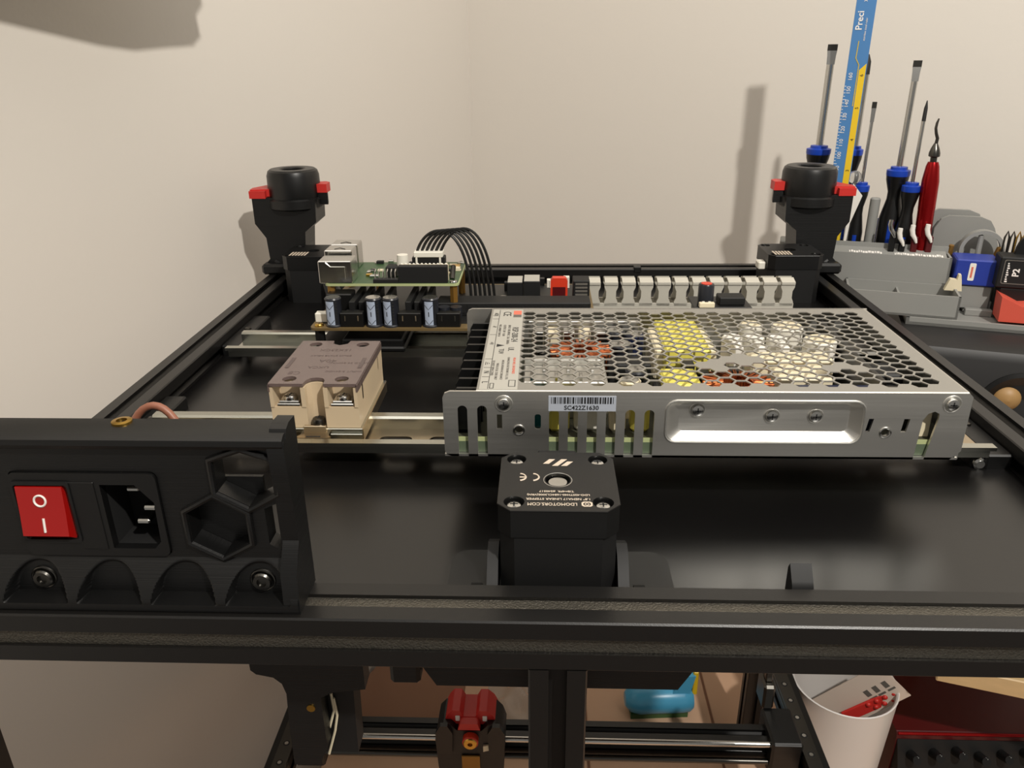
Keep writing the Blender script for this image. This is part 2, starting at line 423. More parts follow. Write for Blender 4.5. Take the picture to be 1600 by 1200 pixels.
# ------------------------------------------------------------------ power supply
PX, PY, PZ = -45.7, 89.7, 13.5
ps = thing('power_supply', 'silver metal power supply with honeycomb perforated cover', 'power supply', (PX+107, PY+57, 2))
def px(p): return (PX+p[0], PZ+p[1])
def arcslot(x0, x1, z0, z1):
    r = (x1-x0)/2; return [(x0, z0), (x1, z0)]+[((x0+x1)/2+r*math.cos(R(a)), z1-r+r*math.sin(R(a))) for a in range(0, 181, 20)]
def near_wall():
    holes = [arcslot(x, x+4.1, -.001, z) for x, z in ((6.0, 23.6), (14.2, 23.6), (44.2, 22.), (52.1, 22.), (60., 22.), (67.8, 22.), (75.7, 22.), (83.6, 22.))]
    out = [(3, 30), (.9, 29.1), (0, 27)]
    bot = [(0, 2.6), (.8, .8), (2.6, 0)]
    for h in holes: bot += [(h[0][0], 0)]+[(x, z) for x, z in h[:1:-1]]+[(h[1][0], 0)]
    ro = [(199.2, 0), (196.6, 0), (199.4, 20.4), (200.6, 22), (202.4, 21.6), (203, 20), (200.2, 0)]
    bot += [(196.0, 0), (196.9, 18), (198.6, 21), (201, 22), (203, 21), (203.2, 18.6), (200.4, 0)]
    bot += [(211, 0), (215, 4), (215, 28.4), (213.4, 30)]
    outer = [px(p) for p in out+bot]
    hs = [[px(p) for p in ((22.4, 12.8), (24.6, 12.8), (24.6, 19.6), (22.4, 19.6))], [px(p) for p in rrect(38.2, 12.8, 40.8, 19.8, 1)],
          [px(p) for p in circ(31.6, 12.5, 1.7, 14)], [px(p) for p in circ(182.7, 12.4, 1.7, 14)],
          [px(p) for p in ((174.4, 12.6), (176.2, 12.6), (177.2, 18.6), (175.2, 18.6))], [px(p) for p in ((188.8, 12.6), (191, 12.6), (191.8, 18.6), (189.4, 18.6))],
          [px(p) for p in rrect(93, 8, 172.5, 25.8, 4)]]
    g = G(); g.plate(outer, hs, 'y', PY, PY+1.2)
    # pressed pocket: sloping rim and floor
    a = rrect(93, 8, 172.5, 25.8, 4); b = rrect(98, 11, 168.5, 23.6, 2.4); n = len(a)
    V = [(*[px(p)[0]], PY, px(p)[1]) for p in a]+[(px(p)[0], PY+3.6, px(p)[1]) for p in b]
    g.add(V, [(i, (i+1) % n, n+(i+1) % n, n+i)[::-1] for i in range(n)]+[tuple(range(2*n-1, n-1, -1))])
    # raised rolled edge of the pocket
    o = g.build('side_wall', 'aluminium', ps, angle=40)
    k = G(); k.tube([(px(p)[0], PY, px(p)[1]) for p in rrect(92.4, 7.4, 173.1, 26.4, 4.4)], .45, 8, closed=True); k.build('pocket_rim', 'aluminium', o)
    for x, z in ((31.6, 12.5), (182.7, 12.4)):
        k = G(); k.torus((PX+x, PY, PZ+z), 2.1, .5, 'y', 18, 8); k.build('bush', 'steel', o)
near_wall()
for x, z, dy in ((25.4, 24.6, 0), (207.2, 25.4, 0), (105.9, 20.6, 3.6), (136.7, 18.2, 3.6), (154.6, 18.2, 3.6)):
    g = G(); g.torus((PX+x, PY+dy, PZ+z), 3.5 if dy == 0 else 3.1, .35, 'y', 24, 8); g.build('dimple', 'aluminium', ps)
    screw(ps, (PX+x, PY+dy, PZ+z), 2.7, 'y')
# floor pan, far wall, right end wall, left flange of the far wall
g = G(); g.box(PX, PY, PZ, PX+214, PY+115, PZ+1); g.build('floor_pan', 'aluminium', ps)
g = G(); g.plate([px(p) for p in ((3, 30), (.9, 29.1), (0, 27), (0, 0), (215, 0), (215, 30))], [[px(p) for p in arcslot(5.2, 10.2, 8, 19)]], 'y', PY+113.8, PY+115); g.build('side_wall', 'aluminium', ps)
g = G(); g.box(PX+213.2, PY+.4, PZ, PX+214.4, PY+114.6, PZ+29); g.build('end_wall', 'aluminium', ps)
# honeycomb cover
holes = []
for c in range(29):
    x = 34.4+6.04*c
    for k in range(14):
        y = (13.0 if c % 2 == 0 else 9.5)+7.1*k
        if any(((x-a)/b)**2+((y-d)/e)**2 < 1 for a, b, d, e in ((115, 8, 31.5, 5.2), (133, 9, 38.5, 5), (173.5, 8, 29, 5))): continue
        holes.append([(PX+x+3.55*math.cos(R(60*i)), PY+y+3.55*math.sin(R(60*i))) for i in range(6)])
g = G(); g.plate([(PX+14, PY+.9), (PX+213.6, PY+.9), (PX+213.6, PY+114.3), (PX+14, PY+114.3)], holes, 'z', PZ+29.5, PZ+30)
g.box(PX+14, PY+1.3, PZ+26, PX+212, PY+2.1, PZ+29.6); g.box(PX+212.2, PY+2, PZ+24, PX+213., PY+113, PZ+29.6)
cv = g.build('perforated_cover', 'cover_metal', ps, angle=30)
g = G(); g.tube([(PX+14, PY+1.0, PZ+29.7), (PX+213.3, PY+1.0, PZ+29.7)], .62, 10); g.build('cover_fold', 'aluminium', cv)
g = G(); g.tube([(PX+213.4, PY+1.4, PZ+29.7), (PX+213.4, PY+114, PZ+29.7)], .5, 10); g.build('cover_fold', 'aluminium', cv)
# type label with terminal marks
g = G(); g.box(PX+15, PY+2, PZ+30, PX+31, PY+112, PZ+30.15); lb = g.build('type_label', 'label_grey', ps)
zt = PZ+30.22
def ltx(s, size, x, y, m_='ink_black', sx=1.): return txt(s, size, m_, lb, (PX+x, PY+y, zt), SIDEWAYS, sx=sx)
ltx('RSP-200-24', 4.4, 27.6, 71, sx=1.05)
for x, s_, sz, y in ((24.6, 'INPUT: 100-240VAC  2.6A  50/60Hz', 1.9, 71), (22.2, 'OUTPUT: 24V = 8.4A', 1.9, 77), (19.9, 'MAX. AMBIENT TEMP 50', 1.7, 77),
                     (28.6, 'MEAN WELL ENTERPRISES', 1.7, 29), (26.0, 'GUANGZHOU ELECTRONICS CO., LTD.', 1.5, 26), (23.6, 'INSTALLATION IN ACCORDANCE', 1.5, 24),
                     (21.3, 'WITH LOCAL CODE ONLY', 1.6, 22), (19.4, 'DO NOT OPEN COVER', 1.7, 26)):
    ltx(s_, sz, x, y, 'ink_grey' if x != 28.6 else 'ink_red')
ltx('CE', 6, 22.5, 104, 'ink_black'); ltx('UL', 4, 26.5, 50, 'ink_black'); ltx('TUV', 3.4, 22, 47)
for s_, y in (('L', 9.5), ('N', 21), ('+V', 58), ('-V', 83), ('ADJ', 103)): ltx(s_, 3.6 if len(s_) == 1 else 3, 16.9, y)
g = G()
for y, x0, x1 in ((15.6, 15.4, 18.6), (26.5, 15.4, 18.6), (37, 15.4, 18.6), (70.5, 15.4, 18.6), (95.5, 15.4, 18.6)): g.box(PX+x0, PY+y-.15, zt-.07, PX+x1, PY+y+.15, zt)
g.box(PX+18.5, PY+2.5, zt-.07, PX+18.75, PY+111, zt)
for k, wdt in enumerate((3.4, 2.2, 1.)): g.box(PX+15.8+k*.8, PY+31.5-wdt/2, zt-.07, PX+16.1+k*.8, PY+31.5+wdt/2, zt)
for x0, y0, x1, y1 in ((27, 5, 30, 12), (19.2, 3, 21, 8.5)):
    for q in ((x0, y0, x1, y0+.3), (x0, y1-.3, x1, y1), (x0, y0, x0+.3, y1), (x1-.3, y0, x1, y1)): g.box(PX+q[0], PY+q[1], zt-.07, PX+q[2], PY+q[3], zt)
for q in ((19.4, 52, 23.6, 56),): g.prism([(PX+19.6, PY+53), (PX+19.6, PY+57), (PX+23.2, PY+55)], 'z', zt-.07, zt)
g.build('label_lines', 'ink_black', lb)
g = G(); g.box(PX+26, PY+103, zt-.07, PX+30.2, PY+109.5, zt); g.build('red_logo', 'ink_red', lb)
g = G(); g.box(PX+26, PY+98.5, zt-.07, PX+30.2, PY+102.6, zt); g.build('grey_logo', 'ink_grey', lb)
# barcode label
g = G(); g.box(PX+43.9, PY-.18, PZ+21.4, PX+71.7, PY, PZ+28.2); bl = g.build('barcode_label', 'label_blue', ps)
g = G(); x = 45.; rnd = random.Random(3)
while x < 70.4:
    wdt = rnd.choice((.22, .22, .45, .7)); g.box(PX+x, PY-.26, PZ+24.8, PX+x+wdt, PY-.17, PZ+27.7); x += wdt+rnd.choice((.25, .3, .55))
g.build('bars', 'ink_black', bl)
txt('SC422Z1630', 2.7, 'ink_black', bl, (PX+57.5, PY-.26, PZ+22.9), FRONT, bold=.04)
# terminal block
g = G(); g.box(PX+3, PY+6, PZ+1, PX+14, PY+107, PZ+10, .4); tbk = g.build('terminal_block', 'black_plastic', ps)
bar = None
for i in range(10):
    y = PY+6+i*11.1
    if bar is None:
        g = G(); g.prism([(PX+2.4, PZ+1.5), (PX+15, PZ+1.5), (PX+15, PZ+24), (PX+4, PZ+24), (PX+2.4, PZ+21)], 'y', y, y+1.8); bar = g.build('barrier', 'black_plastic', tbk, fix=True)
    else: share(bar, tbk, (0, 11.1*i, 0))
for i in range(9):
    screw(ps, (PX+8, PY+12.5+11.1*i, PZ+10), 3.1, 'z', 'terminal_screw', 'dark_steel')
# inside: board and components
g = G(); g.box(PX+4, PY+2, PZ+6.4, PX+211, PY+113, PZ+8); bd = g.build('circuit_board', 'pcb_dark', ps)
g = G(); g.box(PX+4, PY+1.7, PZ+6.3, PX+211, PY+2, PZ+8.3); g.build('board_edge', 'pcb_edge', bd)
g = G(); g.box(PX+4, PY+1.6, PZ+1.2, PX+211, PY+1.9, PZ+6.3); g.build('insulator_strip', 'green_grey', ps)
def toroid(cx, cy, Ro, Ri, h, z0, m_='copper_wire', n=30):
    g = G(); g.lathe([(Ri, 0), (Ri, h), (Ro, h), (Ro, 0), (Ri, 0)], 24, (PX+cx, PY+cy, PZ+z0)); core = g.build('coil_core', 'ink_black', ps, fix=True)
    g = G()
    for i in range(n):
        a = 2*PI*i/n; c, s_ = math.cos(a), math.sin(a)
        pts = [(Ri-.4, -.4), (Ri-.4, h+.5), (Ro+.6, h+.5), (Ro+.6, -.4)]
        g.tube([(PX+cx+r*c, PY+cy+r*s_, PZ+z0+z) for r, z in pts], .72, 6, closed=True)
    g.build('winding', m_, core)
toroid(60, 62, 14, 6.5, 9, 16); toroid(126, 21, 14, 7, 9, 16.5); toroid(44, 64, 5.5, 2, 7, 17, 'dark_steel', 12)
def comp(name, x0, y0, z0, x1, y1, z1, m_, b=.6):
    g = G(); g.box(PX+x0, PY+y0, PZ+z0, PX+x1, PY+y1, PZ+z1, b); return g.build(name, m_, ps)
def can(x, y, r, h, m_, top='steel', z0=8):
    g = G(); g.lathe([(r, 0), (r, h-.8), (r-.8, h), (1e-4, h)], 20, (PX+x, PY+y, PZ+z0)); c = g.build('capacitor', m_, ps, fix=True)
    g = G(); g.cyl((PX+x, PY+y, PZ+z0+h-.1), (PX+x, PY+y, PZ+z0+h+.1), r-1, n=18); g.build('can_top', top, c)
comp('transformer', 100, 58, 8, 122, 104, 27, 'yellow_tape', 1); comp('transformer_core', 96, 64, 9, 126, 98, 25, 'cream', 1)
comp('transformer', 94, 16, 8, 110, 36, 26.5, 'yellow_tape', 1); comp('transformer_core', 91, 20, 9, 113, 32, 22, 'ink_black', 1)
comp('heatsink', 33, 42, 8, 70, 45, 28, 'aluminium', .3); comp('heatsink', 33, 21, 8, 70, 41, 25.5, 'aluminium', .5); comp('heatsink', 34, 98, 8, 92, 101, 28, 'aluminium', .3); comp('heatsink', 72, 46, 8, 92, 58, 24, 'matte_black', .5)
for i in range(6): comp('fin', 36+i*5.4, 22+(i % 2)*8, 25.4, 37.4+i*5.4, 30+(i % 2)*8, 27.6, 'steel', .2)
for i in range(5): comp('clip', 36+i*8, 86, 10, 42+i*8, 95, 26, 'cream' if i % 2 else 'steel', .4)
can(80, 70, 6, 18, 'cap_sleeve'); can(88, 84, 5, 18.5, 'navy_part'); can(79, 90, 5, 18, 'cap_sleeve'); can(84, 38, 5, 17, 'cap_sleeve'); can(80, 26, 5, 17, 'cream')
for x in (136, 147, 158): can(x, 78, 5, 19, 'white_plastic', 'paper_white'); comp('jumper', x-2, 62, 8, x+2, 71, 27, 'paper_white', .4)
can(178, 74, 8, 19, 'white_plastic', 'cream'); can(168, 95, 8, 19, 'white_plastic', 'cream'); can(150, 98, 6, 19, 'white_plastic', 'cream'); comp('jumper', 178, 60, 8, 181, 66, 27, 'paper_white', .4)
comp('film_capacitor', 138, 46, 8, 176, 58, 26.5, 'cream', 1); comp('film_capacitor', 144, 24, 8, 168, 41, 26.5, 'cream', 1)
comp('film_capacitor', 148, 9, 8, 182, 19, 26, 'navy_part', 1); comp('film_capacitor', 55, 8, 8, 68, 16, 26, 'white_plastic', 1.5)
comp('film_capacitor', 44, 7, 8, 53, 16, 26, 'yellow_tape', 1.5); comp('disc_capacitor', 32, 8, 9, 43, 15, 26.5, 'teal_part', 1.5)
comp('film_capacitor', 70, 7, 8, 77, 15, 26, 'cream', 1.5); comp('film_capacitor', 79, 7, 8, 87, 16, 26, 'yellow_tape', 1.5)
comp('heatsink', 186, 20, 8, 189, 104, 27, 'dark_steel', .3); comp('inductor', 192, 40, 8, 206, 56, 22, 'ink_black', 1); comp('inductor', 192, 66, 8, 206, 84, 23, 'dark_steel', 1); comp('inductor', 188, 12, 8, 206, 28, 22, 'dark_steel', 1)
for i in range(5): comp('separator', 100+i*7.2, 46, 8, 105+i*7.2, 55, 20+(i % 2)*4, 'ink_black', .4)
comp('tab', 197, 5, 8, 203, 7, 20, 'cream', .3)
for x0 in (8, 160): comp('rail_clip', x0, 28, -11.5, x0+45, 74, 0, 'black_plastic', .8)

# ------------------------------------------------------------------ solid state relay
SX, SY, SZ = -136.5, 138., 1.5
sr = thing('solid_state_relay', 'beige solid state relay with tinted cover clipped to the rail', 'relay', (SX+21, SY+30, 2))
def sx_(p): return (SX+p[0], SY+p[1])
# body outline seen from above: a screw groove front and back
def groove(depth): return [(17.5, 0), (17.5, depth), (19, depth+3), (22, depth+3.8), (25, depth+3), (26.5, depth), (26.5, 0)]
body = [(0, 0)]+groove(3)+[(43, 0), (43, 60)]+[(x, 60-y) for x, y in groove(4)[::-1]]+[(0, 60)]
g = G(); g.prism([sx_(p) for p in body], 'z', SZ+1.5, SZ+12.5); bb = g.build('body', 'beige_plastic', sr, fix=True)
g = G()
for x0, x1 in ((0, 1.8), (15.4, 17.5), (26.5, 28.6), (41.2, 43)):
    g.prism([sx_(p) for p in ((x0, -.4), (x1, -.4), (x1, 12), (x0, 12))], 'z', SZ+12.5, SZ+22.8)
    g.prism([sx_(p) for p in ((x0, 49), (x1, 49), (x1, 60.4), (x0, 60.4))], 'z', SZ+12.5, SZ+22.8)
g.box(SX, SY+10, SZ+12.5, SX+43, SY+50, SZ+23.2)
g.prism([sx_(p) for p in ((17.5, 0), (17.5, 12), (26.5, 12), (26.5, 0), (26.5, 3), (25, 6), (22, 6.8), (19, 6), (17.5, 3))][:0] or [sx_(p) for p in [(17.5, 12)]+[(17.5, 3.1), (19, 6), (22, 6.8), (25, 6), (26.5, 3.1)]+[(26.5, 12)]], 'z', SZ+12.5, SZ+22.8)
g.build('terminal_walls', 'beige_plastic', bb, fix=True)
for cx in (8.6, 34.9):
    for cy in (5, 55):
        g = G(); g.box(SX+cx-5.8, SY+cy-4.6, SZ+12.5, SX+cx+5.8, SY+cy+4.6, SZ+14, .4); g.box(SX+cx-5, SY+cy-3.6, SZ+14, SX+cx+5, SY+cy+3.6, SZ+15, .4); g.build('clamp_plate', 'steel', sr)
        screw(sr, (SX+cx, SY+cy, SZ+15), 3.4, 'z', 'terminal_screw', 'steel', 2.2)
cov = [(0, -.6)]+[(17, -.6), (17.4, 4), (19, 6.6), (22, 7.4), (25, 6.6), (26.6, 4), (27, -.6)]+[(43, -.6), (43, 60.6)]+[(26.6, 60.6), (26, 56), (22, 53.6), (18, 56), (17.4, 60.6)]+[(0, 60.6)]
hs = [[sx_(p) for p in circ(cx, cy, 3.4, 20)] for cx in (8.8, 34.6) for cy in (5.6, 54.6)]
g = G(); g.plate([sx_(p) for p in cov], hs, 'z', SZ+23.4, SZ+25)
g.box(SX-.3, SY-.6, SZ+20.6, SX+.5, SY+60.6, SZ+24.2); g.box(SX+42.5, SY-.6, SZ+20.6, SX+43.3, SY+60.6, SZ+24.2)
cvr = g.build('tinted_cover', 'tint_cover', sr)
zz = SZ+25.05
for s_, sz, x, y in (('CE', 5.2, 9, 13.5), ('UKCA', 4, 19, 21), ('INPUT 5-24VDC', 2.6, 33, 15.5), ('40A', 5.5, 21.5, 30), ('LOAD 24-240VAC', 2.6, 33, 27), ('SOLID STATE RELAY', 2.4, 21.5, 37.5), ('15X23CX', 4.2, 22, 46)):
    txt(s_, sz, 'tint_mark', cvr, (SX+x, SY+y, zz), UPSIDE)
for x0, x1 in ((2, 4), (39, 41)):
    g = G(); g.box(SX+x0, SY+20, SZ+25, SX+x1, SY+34, SZ+25.2); g.build('cover_slit', 'tint_mark', cvr)
g = G(); g.box(SX-1, SY-1.2, SZ-1, SX+44.5, SY+61, SZ+1.4, .3); bp = g.build('base_plate', 'galvanised', sr)
g = G(); g.prism([(SX+44.5, SZ-4), (SX+45.1, SZ-4), (SX+45.1, SZ+2), (SX+44.5, SZ+2)], 'y', SY-3, SY+58); g.build('side_rail', 'yellow_zinc', bp)
g = G(); g.prism([sx_(p) for p in ((12.5, -6.5), (14.5, -8), (27.5, -8), (29.5, -6.5), (28, -4.5), (28, -1), (14, -1), (14, -4.5))], 'z', SZ-1.6, SZ-.4)
g.box(SX+15.5, SY-2.6, SZ-1, SX+26.5, SY-1, SZ+3.4, .3); latch = g.build('latch_clip', 'yellow_zinc', bp, fix=True)
g = G(); g.box(SX+17.5, SY-6.9, SZ-.5, SX+24.5, SY-5.9, SZ-.3); g.build('latch_slot', 'ink_black', latch)
g = G(); g.box(SX+28.5, SY-3, SZ-5, SX+44.5, SY-1.2, SZ-.6, .3); g.build('folded_lip', 'galvanised', bp)
screw(sr, (SX+22, SY+2.5, SZ+3), 3.4, 'z', 'mounting_screw', 'dark_steel', 3)

# ------------------------------------------------------------------ stepper motors
def stepper(cx, cy, zt_, zb, label, detail, shaft=True):
    t = thing('stepper_motor', label, 'motor', (cx, cy, zb), 'stepper motors in the printer frame')
    h = 21.15
    g = G(); g.prism(chamf(cx-20.6, cy-20.6, cx+20.6, cy+20.6, 5.2), 'z', zb, zt_-11); g.build('stator', 'matte_black', t)
    sc = [(cx+a*15.5, cy+b*15.5) for a in (-1, 1) for b in (-1, 1)]
    g = G(); g.prism(chamf(cx-h, cy-h, cx+h, cy+h, 4.6), 'z', zt_-11, zt_-3)
    g.plate(chamf(cx-h, cy-h, cx+h, cy+h, 4.6), [circ(*q, 3.7, 20) for q in sc]+[circ(cx, cy, 4.6, 28)], 'z', zt_-3, zt_)
    e = chamf(cx-h, cy-h, cx+h, cy+h, 4.6)
    cap = g.build('end_cap', 'black_plastic', t)
    g = G(); g.tube([(x, y, zt_-.25) for x, y in e], .28, 6, closed=True); g.build('bevel_edge', 'anodised', cap)
    for q in sc: screw(t, (*q, zt_-3), 2.8, 'z', 'cap_screw', 'steel', 2.2)
    if shaft:
        g = G(); g.lathe([(4.6, -3.1), (4.6, -.2), (5.1, .05), (5.3, 0)], 28, (cx, cy, zt_)); g.build('bore_ring', 'steel', cap, fix=True)
        g = G(); g.lathe([(3.9, -3), (3.9, -1.4), (3.4, -.9), (1e-4, -.9)], 24, (cx, cy, zt_)); g.build('shaft', 'steel', t, fix=True)
    return t, cap
mx, my, mz = 1.4, 44.9, 27.9
mt, mcap = stepper(mx, my, mz, -13, 'black square stepper motor with printed end cap in front of the power supply', True)
g = G(); g.box(mx-7.5, my+20.5, mz-10, mx+7.5, my+24.6, mz-.6, .6); g.build('cable_socket', 'matte_black', mt)
zz = mz+.06
for s_, sz, x, y in (('1.8° NEMA17 LINEAR STEPPER', 1.72, 0, -13.5), ('LDO-42STH40-1684CL300E(VRN)', 1.55, 0, -10.7), ('T/8=4PR  #240517', 1.6, -.6, -8.3)):
    txt(s_, sz, 'print_silver', mcap, (mx+x, my+y, zz), UPSIDE, bold=.03)
txt('LDOMOTORS.COM', 2.5, 'print_silver', mcap, (mx-2.2, my-16.9, zz), UPSIDE, bold=.03, sx=.8)
g = G()
for x0, r_ in ((-9.4, 1), (-14.2, 0)):
    a = [(mx+x0+2.5*math.cos(R(t_)), my+1.6+2.5*math.sin(R(t_)), zz) for t_ in range(-80, 81, 16)]
    g.tube(a, .34, 5)
g.box(mx-14, my+1.3, zz-.1, mx-11.8, my+1.9, zz+.1); g.build('conformity_mark', 'print_silver', mcap)
g = G()
for x0, x1, y0, y1, sk in ((-3.6, -1.4, 12., 15.6, 2.4), (-.2, 2.0, 10.4, 15.6, 3.6), (3.2, 5.4, 10.4, 13.8, 2.4)):
    g.prism([(mx+x0-1.8, my+y0), (mx+x1-1.8, my+y0), (mx+x1-1.8+sk, my+y1), (mx+x0-1.8+sk, my+y1)], 'z', zz-.05, zz+.05)
g.build('maker_logo', 'print_silver', mcap)
g = G()
q = chamf(mx+7.9, my-18.4, mx+11.7, my-15.2, .7); q2 = chamf(mx+8.5, my-17.9, mx+11.1, my-15.7, .6)
g.plate(q, [q2], 'z', zz-.05, zz+.05); g.torus((mx+9.8, my-16.8, zz), .7, .15, 'z', 14, 4); g.build('corner_logo', 'print_silver', mcap)
# printed holder around the near motor
mh = thing('motor_mount', 'black printed mount holding the near stepper motor to the beam', 'motor mount', (mx, 40, -13))
g = G(); g.plate(rrect(mx-40, 20.2, mx+42, 50, 7), [[(mx-21.6, 23), (mx+21.6, 23), (mx+21.6, 49.4), (mx-21.6, 49.4)]], 'z', -13, -6.5); g.build('flange', 'printed_black', mh)
for sx in (-1, 1):
    x0, x1 = sorted((mx+sx*21.5, mx+sx*25.5))
    g = G(); g.prism([(21.5, -6.6), (47, -6.6), (45, 2), (38, 5.5), (32, 4), (24, -4)], 'x', x0, x1); g.build('side_rib', 'matte_black', mh, fix=True)
    g = G(); g.prism([(20.2, -13), (20.2, -2), (26, -4), (30, -13)], 'x', *sorted((mx+sx*27, mx+sx*31))); g.build('gusset', 'printed_black', mh, fix=True)
g = G(); g.prism([(mx-50, -38), (mx+50, -38), (mx+45, -47), (mx-45, -47)], 'y', 20.5, 60); g.build('bottom_plate', 'printed_black', mh, fix=True)
zL, _ = stepper(-191, 421, 25, -13, 'black stepper motor beside the left foot, behind the green board', False, False)
zR, _ = stepper(193, 421, 25, -13, 'black stepper motor beside the right foot, behind the grey duct', False, False)
g = G(); g.box(166, 408, 12, 172, 418, 18, .8); g.build('cable_socket', 'white_plastic', zR)
for t, x in ((zL, -191), (zR, 193)):
    g = G()
    for k in range(6): g.box(x-16+k*2.4, 404, 25, x-14.6+k*2.4, 416, 25.06)
    g.build('data_print', 'print_silver', t)

# ------------------------------------------------------------------ feet on the far corners
def foot(sx, label):
    cx, cy = sx*215., 462.
    t = thing('corner_foot', label, 'foot', (cx, cy, 0), 'corner feet of the printer')
    def X(a): return cx+sx*a                     # a > 0 points outwards
    P_ = [(-24, 0), (27, 0), (28, 6), (22, 12), (23, 30), (27, 36), (31, 42), (31, 64), (-22, 62), (-21, 43), (-11, 35), (-9, 14), (-18, 8)]
    g = G(); g.prism([(X(a), z) for a, z in P_], 'y', cy-16, cy+14); b_ = g.build('post', 'printed_black', t, fix=True)
    g = G(); g.lathe([(22, 0), (23.6, 1.5), (23.6, 8), (21, 9.5)], 32, (X(-1), cy, 53)); g.build('cup', 'printed_black', b_, fix=True)
    g = G(); g.lathe([(9, 84), (9, 70), (1e-4, 70)], 24, (X(-1), cy, 0)); g.lathe([(21.5, 62), (21.8, 64), (21.5, 80), (20.3, 83.6), (18.4, 85), (11, 85), (9.6, 84), (9, 82)], 36, (X(-1), cy, 0)); g.build('rubber_foot', 'rubber_black', t, fix=True)
    g = G(); g.prism([(X(14), cy-12), (X(32), cy-15), (X(33), cy-5), (X(26), cy+10), (X(14), cy+13)], 'z', 64, 70); g.prism([(X(19), cy-17), (X(32.5), cy-17), (X(32.5), cy-12), (X(19), cy-12)], 'z', 63, 69); g.build('red_tab', 'red_printed', t, fix=True)
    g = G(); g.prism([(X(-30), cy-6), (X(-12), cy-6), (X(-12), cy+8), (X(-26), cy+10), (X(-30), cy+6)], 'z', 66, 73); g.build('red_tab', 'red_printed', t, fix=True)
    g = G(); g.prism([(X(-30), cy-5), (X(-12), cy-5), (X(-12), cy+8), (X(-27), cy+8)], 'z', 56, 66); g.build('side_ear', 'printed_black', t, fix=True)
    g = G(); g.tube([(X(-20+38*i/10), cy-19+4*math.cos(i/10*2*PI), 10+5*math.sin(i/10*PI*2)) for i in range(11)], 2.2, 8); g.build('cable_loop', 'rubber_black', t)
    g = G(); g.box(*[v for v in (min(X(-22), X(28)), cy-24, 0, max(X(-22), X(28)), cy-12, 9)], 2); g.build('base_block', 'printed_black', t)
    screw(t, (X(-2), cy-19, 9), 3, 'z', 'base_screw', 'steel')
foot(-1, 'black printed corner post with round rubber foot at the far left corner')
foot(1, 'black printed corner post with round rubber foot by the screwdrivers')

# ------------------------------------------------------------------ controller board with capacitors
BZ = 18.
cb = thing('controller_board', 'black circuit board with row of capacitors beside the power supply', 'circuit board', (-58, 296, 2))
g = G(); g.plate(rrect(-147, 245, 29, 345, 4), [circ(-143, 249, 1.6, 12)], 'z', BZ-1.6, BZ); g.build('board', 'pcb_brown', cb)
g = G(); g.box(-143, 254, BZ, 26, 343, BZ+.1); g.build('solder_mask', 'pcb_black', cb)
for x, y in ((-142, 250), (24, 250), (24, 340), (-142, 340)):
    g = G(); g.cyl((x, y, 2.2), (x, y, BZ-1.6), 3.1, n=6); g.build('standoff', 'black_plastic', cb)
    screw(cb, (x, y, BZ), 2.8, 'z', 'board_screw', 'brass')
for x in (-143, -40):
    g = G(); g.box(x+14, 250, 2, x+52, 296, 9, 1); g.box(x-2, 246, 2, x+54, 344, 5.4, 1); g.build('rail_clip', 'black_plastic', cb)
capd = None
for i, x in enumerate((-132.3, -107.5, -96.9, -72.5)):
    g = G(); g.lathe([(5.4, 0), (5.4, .8), (4.9, 1.4), (4.9, 16.6), (5.1, 17.2), (4.6, 18), (1e-4, 18)], 24, (x, 251, BZ)); c = g.build('capacitor', 'cap_sleeve', cb, fix=True)
    g = G(); g.cyl((x, 251, BZ+17.9), (x, 251, BZ+18.15), 4.3, n=20); g.build('can_top', 'steel', c)
    g = G()
    rot = R((-105, -100, -112, -98)[i])
    def arc(z0, z1, a0, a1, r=4.98, n=8):
        g.add([(x+r*math.cos(rot+a0+(a1-a0)*k/n), 251+r*math.sin(rot+a0+(a1-a0)*k/n), BZ+z) for k in range(n+1) for z in (z0, z1)], [(2*k, 2*k+2, 2*k+3, 2*k+1) for k in range(n)])
    arc(1.6, 16.4, -.55, .55); g.build('stripe', 'cap_stripe', c)
    g = G(); arc(7, 10, -.05, .05, 5.05, 2)
    for z in (3.5, 13):
        pts = [(x+5.05*math.cos(rot+a), 251+5.05*math.sin(rot+a), BZ+z+abs(a)*5.5-1.5) for a in (-.5, -.25, 0, .25, .5)]; g.tube(pts, .16, 4)
    for z in range(3, 16, 2): arc(z, z+1.2, .72, .95, 5.05, 2)
    g.build('print_marks', 'ink_black', c)
for i, x in enumerate((-120.8, -85.4, -61.5)):
    g = G(); g.box(x-7.2, 247, BZ, x+7.2, 253, BZ+9, .4); bk = g.build('terminal_block', 'black_plastic', cb)
    g = G(); g.box(x-5.4, 253, BZ, x+6, 258, BZ+8, .4); g.build('block_back', 'matte_black', bk)
    for dx in (-4, 4):
        g = G(); g.box(x+dx-.35, 246.8, BZ+4, x+dx+.35, 247.1, BZ+7.4); g.build('contact', 'steel', bk)
    if i == 2:
        for dx in (-3.5, 4):
            g = G(); g.cyl((x+dx, 256, BZ+4), (x+dx, 256, BZ+10.5), 3.6, n=18); g.build('round_cap', 'cap_sleeve', bk)
for x0 in (-124, -118, -112, -89, -83.5, -78, -104):
    g = G(); g.box(x0, 256, BZ, x0+3.6, 292, BZ+13.5, .4); g.build('driver_socket', 'matte_black', cb)
g = G(); g.box(-146, 256, BZ, -138, 262, BZ+6, .5); g.build('white_socket', 'white_plastic', cb)
g = G(); g.box(-140, 264, BZ, -124, 276, BZ+16, .6); g.build('input_socket', 'black_plastic', cb)
g = G(); g.box(-71.5, 270, BZ, 26, 287, BZ+8.4, .5); g.build('long_socket_bank', 'matte_black', cb)
for k in range(16):
    g = G(); g.box(-69.6+k*6, 269.7, BZ+2, -65.2+k*6, 270, BZ+7); g.build('socket_slot', 'cavity_black', cb)
